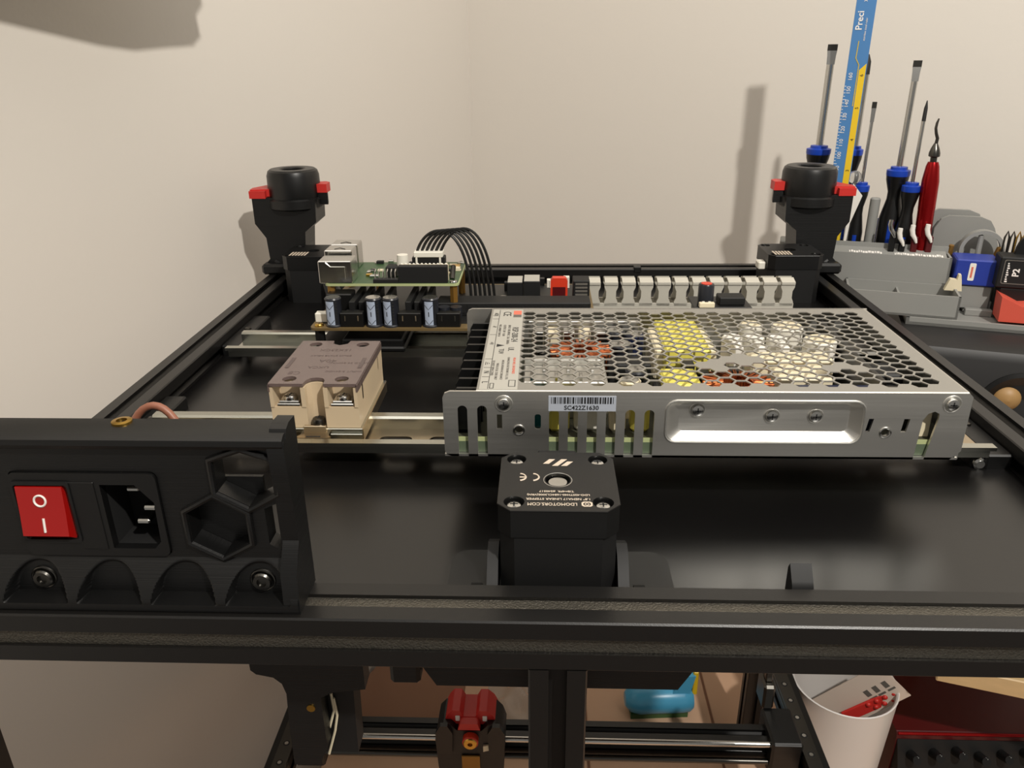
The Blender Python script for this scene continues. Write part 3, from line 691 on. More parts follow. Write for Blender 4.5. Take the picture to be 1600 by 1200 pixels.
g = G(); g.box(-53.5, 291, BZ, -34, 297, BZ+5, .3); g.build('white_header', 'white_plastic', cb)
for k, (x0, x1, zt_) in enumerate(((-28, -17.5, 13.4), (-17, -6, 14.2))):
    g = G(); g.box(x0, 300, BZ, x1, 318, BZ+zt_, .4); rl = g.build('relay_block', 'matte_black', cb)
    g = G(); g.box(x0+.4, 300.6, BZ+zt_, x1-.4, 317, BZ+zt_+.1); g.build('grey_sticker', 'label_grey', rl)
g = G(); g.prism([(1, BZ+1.5), (12.4, BZ+1.5), (12.4, BZ+13), (11, BZ+15), (2.4, BZ+15), (1, BZ+13)], 'y', 305, 311); fz = g.build('fuse', 'red_part', cb, fix=True)
g = G(); g.box(2.5, 304.6, BZ+2.5, 11, 305, BZ+9); g.build('fuse_window', 'dark_red', fz)
for dx in (2, 9.4):
    g = G(); g.box(dx, 304, BZ, dx+2.4, 306, BZ+2); g.build('fuse_leg', 'steel', fz)
g = G(); g.box(16, 302, BZ, 27, 316, BZ+14, .5); pb = g.build('power_socket', 'matte_black', cb)
for k in range(4):
    g = G(); g.box(17.5, 301.7, BZ+4+k*2.4, 25.5, 302, BZ+5.3+k*2.4); g.build('slot_mark', 'ink_grey', pb)
g = G(); g.cyl((-30.5, 296, BZ), (-30.5, 296, BZ+5), 3, n=18); g.build('small_capacitor', 'steel', cb)
for k in range(14):
    x = random.uniform(-34, 24); y = random.uniform(322, 342); hgt = random.uniform(3, 9)
    g = G(); g.box(x, y, BZ, x+random.uniform(3, 7), y+4, BZ+hgt, .3); g.build('socket', random.choice(('matte_black', 'black_plastic', 'white_plastic', 'matte_black')), cb)
g = G(); g.box(-57, 291, BZ, -55, 293, BZ+4); g.build('gold_pad', 'gold_brown', cb)

# ------------------------------------------------------------------ green single board computer
QZ = 39.
rp = thing('green_computer_board', 'small green computer board standing on the controller board', 'circuit board', (-99.5, 298, BZ))
g = G(); g.plate(rrect(-142, 270, -57, 326, 3), [circ(-60.5, 273.5, 1.4, 12), circ(-60.5, 322.5, 1.4, 12)], 'z', QZ-1.5, QZ); g.build('board', 'pcb_edge', rp)
g = G(); g.plate(rrect(-141.4, 270.6, -57.6, 325.4, 3), [], 'z', QZ, QZ+.1); g.build('solder_mask', 'pcb_green', rp)
for x, y in ((-138.5, 273.5), (-60.5, 273.5), (-60.5, 322.5), (-118, 322.5)):
    g = G(); g.cyl((x, y, BZ), (x, y, QZ-1.5), 2.6, n=6); g.build('standoff', 'gold_brown', rp)
    screw(rp, (x, y, QZ), 2.4, 'z', 'board_screw', 'steel')
g = G(); g.box(-145, 270.5, QZ, -124, 286.5, QZ+14.4, .5); et = g.build('network_jack', 'steel', rp)
g = G(); g.box(-134, 270.2, QZ+4, -127, 270.5, QZ+10.5); g.tube([(-140, 270.3, QZ+13.6), (-137.2, 270.3, QZ+10.8), (-128, 270.3, QZ+10.8), (-128, 270.3, QZ+3)], .3, 5); g.build('spring_tab', 'galvanised', et)
for k, (y0, y1) in enumerate(((291, 305.5), (308.5, 323))):
    g = G(); g.box(-146, y0, QZ, -128, y1, QZ+16.4, .6); u = g.build('usb_stack', 'steel', rp)
    for z0 in (1.6, 9.2):
        g = G(); g.box(-146.3, y0+1.2, QZ+z0, -145.9, y1-1.2, QZ+z0+6); g.build('port_opening', 'cavity_black', u)
    g = G(); g.tube([(-140, y0+4, QZ+16.45), (-137, y0+7, QZ+16.45), (-133, y0+4, QZ+16.45)], .3, 5); g.build('spring_tab', 'dark_steel', u)
g = G(); g.box(-95, 271, QZ, -64, 276.6, QZ+10.8, .3); hd = g.build('pin_header', 'matte_black', rp)
pin = None
for k in range(12):
    if pin is None:
        g = G(); g.lathe([(.5, 0), (.9, .6), (.8, 1.4), (1e-4, 1.9)], 8, (-93.5, 278.4, QZ+9.4)); pin = g.build('solder_pin', 'white_plastic', hd, fix=True)
    else: share(pin, hd, (2.55*k, 0, 0))
g = G(); g.box(-95, 276.6, QZ, -64, 280, QZ+10.2, .2); g.build('header_board', 'cream', hd)
g = G(); g.box(-111, 270.8, QZ, -95, 275.4, QZ+2.6, .2); g.build('pin_strip', 'matte_black', rp)
p0 = None
for k in range(6):
    if p0 is None:
        g = G(); g.tube([(-109.8, 273, QZ+2.4), (-109.8, 273, QZ+7), (-109.8, 275.5, QZ+8)], .4, 6); p0 = g.build('pin', 'steel', rp)
    else: share(p0, rp, (2.54*k, 0, 0))
g = G(); g.box(-105, 282, QZ, -98, 290, QZ+8, 1); g.build('audio_jack', 'matte_black', rp)
g = G(); g.cyl((-97, 302, QZ), (-97, 302, QZ+11), 4.4, 3.6, n=20); g.build('white_plug', 'white_plastic', rp)
g = G(); g.cyl((-62, 280, QZ), (-62, 290, QZ+6), 1.6, n=12); g.build('crystal', 'dark_steel', rp)
for k in range(44):
    x = random.uniform(-124, -62); y = random.uniform(283, 322)
    g = G(); g.box(x, y, QZ+.1, x+random.uniform(2, 6), y+random.uniform(2, 5), QZ+random.uniform(1, 2.4), .2); g.build('chip', random.choice(('matte_black', 'steel', 'cream', 'matte_black', 'brass')), rp)
# plug and wires from the green board to the controller
wp = thing('wire_harness', 'white and black plug with black wires arching over the boards', 'wires', (-78, 298, QZ))
g = G(); g.box(-89.5, 294, QZ, -68, 302, QZ+11, .4); g.build('black_plug', 'matte_black', wp)
g = G(); g.box(-88.2, 293.4, QZ+11, -69.2, 302.6, QZ+14.6, .4); g.box(-87, 293.2, QZ+6, -85.8, 294, QZ+11); g.box(-71.6, 293.2, QZ+6, -70.4, 294, QZ+11); g.build('white_plug', 'white_plastic', wp)
for k in range(6):
    x0 = -86.4+k*3.1; x1 = -51.5+k*3.1
    pts = []
    P0, P1, P2, P3 = Vector((x0, 298, QZ+14)), Vector((x0+6+k*.5, 299, 72+k*.4)), Vector((x1-2-k*.3, 300-k, 78+k*.5)), Vector((x1, 294, BZ+4.5))
    for i in range(25):
        t_ = i/24; pts.append(P0*(1-t_)**3+P1*3*t_*(1-t_)**2+P2*3*t_*t_*(1-t_)+P3*t_**3)
    g = G(); g.tube(pts, .95, 8); g.build('wire', 'rubber_black', wp)
g = G(); g.tube([(-172, 402, 2), (-166, 392, -4), (-160, 380, -10), (-150, 372, -11), (-146, 360, -6), (-150, 350, 2), (-158, 352, 6)], 3.2, 10); g.tube([(-178, 399, 4), (-172, 388, -8), (-160, 374, -11)], 3, 10)
g.build('motor_cable', 'rubber_black', None, 'loose black cable curling down from the far left motor', 'cable', loc=(-160, 375, -13), angle=60)

# ------------------------------------------------------------------ slotted wiring duct
du = thing('wiring_duct', 'pale grey slotted wiring duct behind the power supply', 'wiring duct', (105, 356, -13))
g = G(); g.box(28, 350, -13, 178, 366, -11); g.box(28, 350, -11, 178, 351.6, 2); g.box(28, 364.4, -11, 178, 366, 2); g.build('channel', 'duct_grey', du)
def finger(y0, s_):
    P_ = [(-4.6, 0), (4.6, 0), (4.9, 3), (3.6, 6), (3.6, 11), (4.9, 14), (4.9, 17.6), (-4.9, 17.6), (-4.9, 14), (-3.6, 11), (-3.6, 6), (-4.9, 3)]
    g = G(); g.prism([(33+x, z) for x, z in P_], 'y', y0, y0+1.6)
    g.prism([(y0 if s_ > 0 else y0+1.6, 16.2), (y0+s_*6+(0 if s_ > 0 else 1.6), 18.4), (y0+s_*6+(0 if s_ > 0 else 1.6), 19.8), (y0-(.8 if s_ > 0 else -2.4), 17.8), (y0-(.8 if s_ > 0 else -2.4), 16)], 'x', 28.2, 37.8)
    return g.build('finger', 'duct_grey', du, fix=True)
f0, f1 = finger(350, 1), finger(364.4, -1)
for k in range(1, 12):
    share(f0, du, (12.7*k, 0, 0)); share(f1, du, (12.7*k, 0, 0))
# small converter module in front of the duct
bk = thing('converter_module', 'small black converter module with red topped capacitor before the duct', 'circuit board', (112, 308, 2))
g = G(); g.box(96, 296, 14, 134, 322, 15.6, .3); g.build('board', 'pcb_black', bk)
g = G(); g.box(98, 300, 2, 132, 318, 14, .8); g.build('rail_clip', 'black_plastic', bk)
g = G(); g.lathe([(5.2, 0), (5.2, 13.6), (4.6, 14.6), (1e-4, 14.6)], 22, (104, 302, 15.6)); c = g.build('capacitor', 'cap_sleeve', bk, fix=True)
g = G(); g.cyl((104, 302, 30.1), (104, 302, 30.5), 3.6, n=18); g.build('red_top', 'red_part', c)
for dx in (-2, 2):
    g = G(); g.box(103+dx, 296.6, 17.5, 104.6+dx, 297, 19.5); g.build('bright_mark', 'paper_white', c)
g = G(); g.box(99, 294.6, 15.6, 109, 298, 19, .4); g.build('white_socket', 'cream', bk)
g = G(); g.box(113, 300, 15.6, 130, 312, 21, .6); g.build('coil_block', 'matte_black', bk)

# ------------------------------------------------------------------ power inlet panel
ip = thing('power_inlet_panel', 'black printed inlet panel with red rocker switch and mains socket', 'inlet panel', (-150, 10, 0))
X0, X1 = -262., -86.
hexes = []
def hx(cx, cz, r): return [(cx+r*math.cos(R(30+60*i)), cz+r*math.sin(R(30+60*i))) for i in range(6)]
HC = [(-110.5, 29, 11), (-99.3, 48, 11)]
hole_bez = rrect(-177, 17.6, -128, 49.4, 2)
g = G(); hp = [hx(*h) for h in HC]; hp[1] = [(x, min(z, 57)) for x, z in hp[1]]
half = [(-94.6, 22.5), (-90.5, 20), (-90.5, 38), (-94.6, 36)]
g.plate([(X0, 12), (X1, 12), (X1, 60), (X0, 60)], [hole_bez]+hp+[half], 'y', 10, 17)
fp = g.build('face_plate', 'printed_black', ip, angle=30)
g = G(); g.plate([(-124, 14), (-96.5, 14), (-96.5, 44), (-124, 44)], [], 'y', 17.1, 18.5); g.build('hex_backing', 'printed_black', fp)
g = G()
for h in HC:
    q = hx(h[0], h[1], h[2]+1.2); q = [(x, min(z, 58)) for x, z in q]; g.tube([(x, 9.6, z) for x, z in q], 1.2, 8, closed=True)
g.build('hex_rim', 'printed_black', fp)
g = G(); g.prism([(8, 58.5), (7.2, 60), (7.6, 61.8), (9.6, 63), (21, 63), (21, 58), (12, 57)], 'x', X0, X1+1); tl = g.build('overhanging_lip', 'printed_black', ip, fix=True)
g = G(); g.lathe([(3.2, 0), (3.2, .7), (1.7, .9), (1.7, -3), (1e-4, -3)], 20, (-140.2, 18, 63)); g.build('threaded_insert', 'brass', tl, fix=True)
g = G(); g.prism([(2.4, 0), (21, 0), (21, 64.6), (15, 65), (12, 64), (10.5, 61), (8.5, 61), (7.4, 59), (8, 50), (10, 24), (3.5, 15)], 'x', -90, -84.6); g.build('end_cheek', 'printed_black', ip, fix=True)
# ledge with scalloped pockets
CX = [-98.5-25.2*i for i in range(7)]
def ledge(u, v):
    x = X0+(X1+1-X0)*u; z = .5+17.5*v
    out = 2.2+8.6*max(0, (z-4)/14)**1.3
    best = 0
    for c in CX:
        a = ((x-c)/11.2)**2+((z-1)/15.5)**2
        best = max(best, 1-a)
    k = min(1, max(0, best/.18)); k = k*k*(3-2*k)
    fl = 8.8+1.2*(z/17)
    if z < 3.2: k = 0
    return (x, out*(1-k)+max(fl, out)*k, z)
g = G(); g.grid(ledge, 420, 40); g.box(X0, 12, .5, X1, 20, 18); g.box(X0, 2.6, 0, X1, 20, .6)
lg = g.build('scalloped_ledge', 'printed_black', ip, angle=50)
for c in (CX[0], CX[3]):
    g = G(); g.lathe([(3.4, 0), (3.4, -1.2), (2.9, -1.8), (1.7, -1.8), (1.5, -.8), (1e-4, -.8)], 20, (c, 9.4, 8.5), 'y'); s_ = g.build('cap_screw', 'dark_steel', ip, fix=True)
    g = G(); g.torus((c, 9.4, 8.5), 4, .5, 'y', 20, 8); g.build('washer', 'dark_steel', s_)
# mains module
g = G()
iec = [(-147, 20.8), (-133, 20.8), (-130.6, 23.5), (-130.2, 38.5), (-135.5, 45), (-147, 45)]
swo = rrect(-177+1.6, 24.4, -157.6, 45, 1)
g.plate(rrect(-176.8, 17.8, -128.2, 49.2, 2.5), [iec, swo], 'y', 9, 12); bz = g.build('socket_bezel', 'black_plastic', ip, angle=30)
g = G(); g.box(-157.2, 8.7, 20.5, -148.8, 9.1, 46, .15); g.build('fuse_drawer', 'black_plastic', bz)
g = G(); g.box(-148.5, 24, 19, -129, 25, 47)
for a, b in zip(iec, iec[1:]+iec[:1]): g.add([(a[0], 11.9, a[1]), (b[0], 11.9, b[1]), (b[0], 24, b[1]), (a[0], 24, a[1])], [(0, 1, 2, 3)])
g.build('socket_well', 'cavity_black', bz)
for x, z in ((-138.6, 41.2), (-134.2, 34.0), (-137.4, 28.8)):
    g = G(); g.box(x-2.2, 12.6, z-.9, x+2.2, 24, z+.9, .5); g.build('contact_pin', 'steel', bz)
g = G(); g.prism([(9.2, 24.6), (6.0, 27.2), (7.2, 34.8), (8.2, 44.4), (12, 44.8), (12, 24.6)], 'x', -174.6, -159.2); sw = g.build('rocker_switch', 'red_switch', bz, fix=True)
def onsw(z): return 6.0+(z-27.2)/7.6*1.2 if z < 34.8 else 7.2+(z-34.8)/9.6
g = G(); g.tube([(-167+1.9*math.cos(R(a)), onsw(39.6+1.9*math.sin(R(a)))-.05, 39.6+1.9*math.sin(R(a))) for a in range(0, 360, 15)], .38, 6, closed=True)
g.tube([(-166.9, onsw(z)-.05, z) for z in (28.6, 31, 33.4)], .42, 6); g.build('switch_print', 'print_white', sw)
g = G(); g.plate(rrect(-177+.6, 23.2, -156.8, 46.2, 1.2), [swo], 'y', 8.3, 9.2); g.build('switch_frame', 'matte_black', bz)
# brown lead between the panel and the relay
g = G(); g.tube([(-153+12*math.cos(R(a)), 58+4*math.sin(R(a)), 26+23*math.sin(R(a))) for a in range(-20, 201, 10)], 1.5, 10)
g.build('brown_wire', 'brown_wire', None, 'short brown wire looping up behind the inlet panel', 'wire', loc=(-160, 66, 20), angle=60)
# small hooked clip on the beam
g = G(); g.prism([(27, -12.9), (27, 4), (25.6, 6.4), (21.5, 1.6), (20.4, 0), (20.4, -12.9)], 'x', 82.4, 89.8)
g.build('panel_clip', 'matte_black', None, 'small black hooked clip beside the near beam', 'clip', loc=(86, 24, -13), fix=True)

# ------------------------------------------------------------------ shelf, speaker, organiser and tools on the right
TO = Vector((286.7, 416., -35.)); TA = R(-17)
eu = Vector((math.cos(TA), math.sin(TA), 0)); ev = Vector((-math.sin(TA), math.cos(TA), 0))
def W(u, v, z): p = TO+eu*u+ev*v; return Vector((p.x, p.y, z))
TM = Matrix.Translation(Vector((TO.x, TO.y, 0))) @ Matrix.Rotation(TA, 4, 'Z')
class L(G):
    """builder in the turned frame of the shelf: u along the wall, v away from the camera, z up"""
    def __init__(s): super().__init__(); s.T = TM
def tthing(name, label, cat, u, v, z, group=None): return thing(name, label, cat, W(u, v, z), group)

sh = tthing('wooden_riser', 'pale wooden riser board carrying the black loudspeaker', 'shelf', 130, 60, ZT)
g = L(); g.box(74, -58, -338, 240, 120, -320, 1); g.build('board', 'wood_pale', sh)
for u0 in (80, 222):
    g = L(); g.box(u0, 92, ZT, u0+18, 116, -338, 1); g.build('riser_leg', 'wood_pale', sh)

sp = tthing('loudspeaker', 'black loudspeaker box lying under the grey tool organiser', 'speaker', 130, 60, -320)
g = L(); g.prism(chamf(-318+0, 0, 0, 0, 0)[:0] or [(-46, -320), (116, -320), (116, -35), (-38, -35), (-44, -37.5), (-48, -44), (-48, -314)], 'x', 2, 230)
g.build('cabinet', 'speaker_black', sp, fix=True)
g = L(); g.lathe([(30, -48.2), (30, -49.6), (27, -50.6), (24, -49.4), (20, -48.2)], 36, (86, 0, -80), 'y'); g.build('surround_ring', 'rubber_black', sp, fix=True)
g = L(); g.lathe([(20, -48.2), (9, -48.3), (9, -48.2)], 30, (86, 0, -80), 'y'); g.build('cone', 'matte_black', sp, fix=True)
g = L(); g.lathe([(9.5, -48.4), (8, -51), (4, -53), (1e-4, -53.6)], 24, (86-10, 0, -72), 'y'); g.build('dust_cap', 'cone_tan', sp, fix=True)
g = L(); g.lathe([(70, -48.2), (70, -50), (60, -50.4), (40, -48.4), (1e-4, -48.3)], 40, (130, 0, -205), 'y'); g.build('woofer', 'rubber_black', sp, fix=True)

def openbox(g, u0, v0, z0, u1, v1, z1, t=1.6):
    g.box(u0, v0, z0, u1, v1, z0+t); g.box(u0, v0, z0, u1, v0+t, z1); g.box(u0, v1-t, z0, u1, v1, z1); g.box(u0, v0, z0, u0+t, v1, z1); g.box(u1-t, v0, z0, u1, v1, z1)
tr = tthing('organiser_tray', 'low grey tray on the loudspeaker under the stacked bins', 'tray', 40, 55, -35)
g = L(); openbox(g, 5, 0, -35, 125, 112, -29, 2.4); g.build('tray', 'organiser_grey', tr)
g = L(); g.box(52, 40, -32.6, 72, 46, -22, .5); g.box(52, 30, -32.6, 72, 36, -27, .5); g.build('step', 'organiser_grey', tr)
b1 = tthing('organiser_bin', 'front grey bin, lower of the two stacked organiser bins', 'bin', -5, 22, -29, 'grey organiser bins')
g = L(); openbox(g, -42, 3, -29, 42, 40, -10.4, 1.8); g.box(-2, 4, -29, -.4, 40, -15); g.build('bin', 'organiser_grey', b1)
b2 = tthing('organiser_bin', 'upper grey bin with label strip under the screwdrivers', 'bin', -10, 62, -29, 'grey organiser bins')
g = L(); openbox(g, -66, 41, -29, 37, 88, 11.6, 1.8); g.box(-15, 42, -20, -13.4, 88, 10.6); g.box(-64, 60, -20, 36, 61.6, 17); g.build('bin', 'organiser_grey', b2)
g = L(); g.prism([(43, 8.6), (60, 12.6), (60, 13.2), (43, 9.2)], 'x', -63, 34); ls = g.build('label_strip', 'organiser_grey', b2, fix=True)
rnd = random.Random(5)
for u0, u1 in ((-60, -55), (-42, -16), (-6, 30)):
    g = L(); u = u0
    while u < u1:
        wd = rnd.uniform(.8, 2.2); v0 = 48+rnd.uniform(-.5, 1); g.prism([(v0, 9.2+(v0-43)*.235+.1), (v0+3.4, 9.2+(v0-39.6)*.235+.1), (v0+3.4, 9.2+(v0-39.6)*.235+.25), (v0, 9.2+(v0-43)*.235+.25)], 'x', u, u+wd); u += wd+rnd.uniform(.3, .7)
    g.build('white_writing', 'print_white', ls, fix=True)
bt = tthing('tool_block', 'grey tool holder block behind the upper bin', 'tool holder', -10, 100, -29)
g = L(); g.box(-100, 89, -32, 36, 111, 8, 1); g.build('block', 'organiser_grey', bt)
bb_ = tthing('round_bin', 'tall grey bin with rounded back behind the blue box', 'bin', 55, 92, -29)
g = L()
for v0, dz, du_ in ((84, 0, 0), (92, 4, -8)):
    g.prism([(26+du_, -28), (84+du_, -28), (80+du_, 8), (72+du_, 30), (68+du_, 36+dz), (60+du_, 39+dz), (36+du_, 39+dz), (30+du_, 36+dz), (26+du_, 28)], 'y', v0, v0+4)
g.box(28, 80, -32, 84, 97, -26); g.build('bin', 'organiser_grey', bb_, fix=True)

def driver(u, v, zh, ztip, rs, rh, label, zbase=-29, blade='flat', top_blue=True):
    t = tthing('screwdriver', label, 'screwdriver', u, v, zbase, 'screwdrivers in the organiser')
    o = (u, v, 0)
    g = L(); g.lathe([(1e-4, zbase), (rh*.8, zbase), (rh*.95, zbase+8), (rh*.98, zh-42), (rh*.62, zh-26), (rh*.62, zh-20), (rh*.92, zh-10), (rh*.96, zh-6.5)], 20, o); h = g.build('grip', 'rubber_black', t, fix=True)
    g = L(); g.lathe([(rh*.97, zh-6.5), (rh*1.0, zh-5), (rh*1.0, zh-1.8), (rh*.72, zh-1), (rh*.7, zh+1), (rs, zh+1.4)], 20, o); g.build('blue_collar', 'handle_blue', h, fix=True)
    g = L()
    for k in range(3):
        a = 2*PI*k/3-PI/2; g.tube([(u+rh*.82*math.cos(a), v+rh*.82*math.sin(a), z) for z in (zbase+4, (zbase+zh-42)/2, zh-44)], rh*.3, 8)
    g.build('blue_inlay', 'handle_blue', h)
    g = L(); g.cyl((u, v, zh), (u, v, ztip-16), rs, n=14)
    if blade == 'flat':
        V = []
        for z, a, b in ((ztip-16, rs, rs), (ztip-9, rs*1.1, rs*.6), (ztip-5, rs*1.25, rs*.35)): V += [(u-a, v-b, z), (u+a, v-b, z), (u+a, v+b, z), (u-a, v+b, z)]
        g.add(V, [(k*4+i, k*4+(i+1) % 4, k*4+4+(i+1) % 4, k*4+4+i) for k in (0, 1) for i in range(4)])
        g.build('shaft', 'steel', t, fix=True)
        g = L(); g.box(u-rs*1.25, v-rs*.35, ztip-5, u+rs*1.25, v+rs*.35, ztip); g.build('blade_tip', 'dark_steel', t)
    else:
        g.build('shaft', 'steel', t)
        g = L(); g.lathe([(rs, ztip-16), (rs*.9, ztip-6), (rs*.2, ztip)], 10, o); g.build('pointed_tip', 'ink_black', t, fix=True)
driver(-76.5, 99, 92, 176, 3.2, 10.5, 'tall flat screwdriver with blue collar behind the right rubber foot', 8)
driver(-47, 100, 92, 168, 3.0, 7.6, 'screwdriver half hidden behind the blue ruler', 8, blade='point')
driver(-38, 80, 64, 131, 1.5, 6.8, 'thin short screwdriver right of the blue ruler')
driver(-10.6, 80, 78, 163, 2.6, 9.6, 'flat screwdriver with wide blade standing clear of the ruler')
driver(0, 68, 67, 133, 1.6, 7.6, 'thin pointed screwdriver leaning beside the red scraper', blade='point')

ru = tthing('steel_ruler', 'blue and yellow ruler standing upright among the screwdrivers', 'ruler', -56, 70, -29)
g = L(); g.box(-64, 69.4, -27, -49, 70.4, 250, .2); g.build('blade', 'ruler_blue', ru)
g = L(); g.box(-54.6, 69.2, -20, -49.6, 69.38, 156); g.prism([(-54.6, 156), (-49.6, 156), (-49.6, 161)], 'y', 69.2, 69.38); ys = g.build('yellow_band', 'ruler_yellow', ru, fix=True)
g = L(); g.tube([(-55.6, 69.3, 128), (-55.4, 69.3, 160), (-58.4, 69.3, 165), (-58, 69.3, 178)], .35, 5); g.build('pale_line', 'ruler_yellow', ru)
g = L(); g.tube([(-57.4, 69.3, 216), (-57, 69.3, 249)], .35, 5); g.build('pale_line', 'ruler_yellow', ru)
RT = (PI/2, 0, TA)
for k, s_ in enumerate(('160', '150', '140', '130', '120', '110', '100', '90', '80')): txt(s_, 4.2, 'print_white', ru, W(-60.4, 69.1, 151-k*10.5), (PI/2, -PI/2, TA))
for k, s_ in enumerate(('6', '5', '4', '3')): txt(s_, 3.6, 'ink_black', ru, W(-52, 69.0, 152-k*25.4), (PI/2, -PI/2, TA))
txt('Preci', 7, 'print_white', ru, W(-59.4, 69.1, 186), (PI/2, -PI/2, TA), align='LEFT', bold=.08)
txt('x', 5, 'print_white', ru, W(-57.5, 69.1, 208), (PI/2, -PI/2, TA))
txt('stainless steel ruler', 2.2, 'print_white', ru, W(-54.4, 69.1, 178), (PI/2, -PI/2, TA), align='LEFT')
g = L()
for k in range(60): g.box(-63.9, 69.3, -10+k*2.6, -62.6 if k % 5 else -61.4, 69.4, -9.6+k*2.6)
g.build('scale_marks', 'print_white', ru)

db = tthing('deburring_tool', 'red metal deburring tool with curved steel blade', 'tool', 14, 65, -29)
g = L(); P_ = [(17, -29), (15.4, 0), (13.4, 52), (12.4, 85)]
def ax_(z): return 17-(z+29)*.0405
def lean(prof, n=20):
    gg = L(); k = len(prof)
    gg.add([(ax_(z)+r*math.cos(2*PI*i/n), 65+r*math.sin(2*PI*i/n), z) for i in range(n) for r, z in prof], [(i*k+j, ((i+1) % n)*k+j, ((i+1) % n)*k+j+1, i*k+j+1) for i in range(n) for j in range(k-1)]); return gg
lean([(1e-4, -29), (6.4, -29), (6.6, 46), (6.8, 48), (6.8, 70), (5.2, 82), (4, 85.5), (1e-4, 85.5)]).build('red_handle', 'red_anodised', db, fix=True)
lean([(2.6, 85), (2.6, 89), (4.4, 90), (4.4, 92.5), (3.4, 96), (1.6, 100), (1e-4, 100)]).build('collar', 'dark_steel', db, fix=True)
g = L(); g.tube([(ax_(99), 65, 99), (12.2, 65, 104), (10.6, 65, 108), (9.6, 65, 112), (9.8, 65, 116), (10.6, 65, 119.5)], [1.4, 1.3, 1.2, 1.1, 1, .6], 8); g.build('curved_blade', 'dark_steel', db)
for k, (u, zt_, lab) in enumerate(((-10.5, 38, 'leftmost'), (-2.4, 31, 'second from left'), (7, 34, 'third from left'), (18.4, 35, 'rightmost'))):
    t = tthing('tweezers', lab+' of the bright curved tweezer tips in the upper bin', 'tweezers', u, 52+k, -20, 'tweezers in the upper bin')
    y = 52+k
    g = L(); g.tube([(u-2, y, zt_+1), (u-2.2, y, zt_-3), (u-1.2, y, zt_-7), (u+1.4, y, zt_-11), (u+2.6, y, zt_-14)], [1.9, 2.1, 2, 1.5, .8], 10); g.build('bright_tip', 'paper_white' if k else 'steel', t)
    g = L(); g.box(u-1, y+1, -20, u+4, y+5, zt_-9, .8); g.build('grip', 'dark_red' if k > 1 else 'rubber_black', t)
g = L(); g.cyl((-25.5, 75, -20), (-25.5, 75, 52), 4.2, n=20); g.cyl((-25.5, 75, 52), (-25.5, 75, 53), 4.2, 3.2, n=20); g.build('grey_rod', 'organiser_grey', None, 'plain grey rod standing between the screwdrivers', 'rod', loc=W(-25.5, 75, -20))
g = L(); g.ball((-45, 73, 70), 5.6); g.cyl((-45, 73, 0), (-45, 73, 66), 2, n=10); g.build('clear_knob', 'clear_plastic', None, 'clear round knob right of the ruler', 'knob', loc=W(-45, 73, -10), fix=True)
g = L(); g.prism([(-47.5, -10), (-46, 66), (-37.4, 56), (-44, 32), (-46.5, -10)], 'y', 63, 64); g.build('paper_slip', 'paper_white', None, 'white pointed paper slip beside the right rubber foot', 'paper', loc=W(-45, 64, -10), fix=True)

bx = tthing('blue_box', 'small dark blue box with white label on the organiser', 'box', 55, 45, -29)
g = L(); g.box(39.5, 36, -9, 71, 62, 12.6, 1); g.build('box', 'blue_box', bx)
g = L(); g.box(40, 38, -29, 70, 60, -9, 1); g.build('riser', 'organiser_grey', bx)
g = L(); g.prism(rrect(49.6, -4.5, 54.2, 10, 1), 'y', 35.7, 36); lb2 = g.build('label', 'paper_white', bx, fix=True)
g = L(); g.box(51, 35.5, -2, 52.4, 35.7, 7); g.build('label_print', 'ink_red', lb2)
g = L(); g.prism([(33, -12), (46, -12), (44.4, -3), (43.4, 1.6), (41.6, 1.6), (41.2, -2.8), (36, -2.4)], 'y', 28, 33.5); g.build('cream_clip', 'cream', None, 'cream plastic clip leaning on the dark blue box', 'clip', loc=W(40, 30, -12), fix=True)
tp = tthing('tape_roll', 'grey translucent tape roll standing behind the dark blue box', 'tape', 62, 68, -14)
g = L(); g.lathe([(14, 66), (17, 66), (17, 74), (14, 74), (14, 66)], 36, (62, 0, 14), 'y'); g.build('roll', 'organiser_grey', tp, fix=True)
g = L(); g.box(58, 67, -8, 62, 71, 27, 1); g.box(46, 66, -29, 78, 74, -3, 1); g.build('holder', 'organiser_grey', tp)
for u in (37.5, 73):
    g = L(); g.cyl((u, 66, 8), (u+1, 64, 18), 3, 2, n=12); g.cyl((u, 66, 8), (u, 66, -28), 2.4, n=12); g.build('metal_stub', 'gold_brown', None, 'small bronze metal stub '+('left' if u < 50 else 'right')+' of the dark blue box', 'fitting', loc=W(u, 66, -28))
kb = tthing('bit_case', 'black bit case with grey framed print at the right edge', 'case', 85, 32, -16)
g = L(); g.box(68, 25, -6, 112, 45, 19, 1); g.build('case', 'matte_black', kb)
g = L(); q1 = rrect(71, -2.5, 110, 17, 1.5); q2 = rrect(71.7, -1.8, 109.3, 16.3, 1.2); g.plate(q1, [q2], 'y', 24.7, 25); g.build('frame_line', 'ink_grey', kb)
txt('P2', 6.4, 'print_white', kb, W(80.5, 24.7, 7), (PI/2, -PI/2, TA), bold=.2); 
g = L()
for k in range(9): g.box(73.6, 24.6, -1+k*1.8, 75.4-(k % 3)*.4, 24.8, .1+k*1.8)
g.build('print_marks', 'print_white', kb)
g = L(); g.box(72, 26, -31, 100, 44, -6, 1); g.build('stand', 'rubber_black', kb)
for k in range(4):
    g = L(); u = 74+k*4.2; g.tube([(u-2, 48, 0), (u-1.6, 48, 30), (u, 48, 35), (u+1.6, 48, 30), (u+2, 48, 0)], .8, 6); g.cyl((u, 48, -29), (u, 48, 4), 2, n=8); g.build('wire_clip', 'dark_steel' if k < 2 else 'brass', None, ('first', 'second', 'third', 'fourth')[k]+' bent wire clip from the left above the black case', 'clip', 'bent wire clips', loc=W(u, 48, -29))
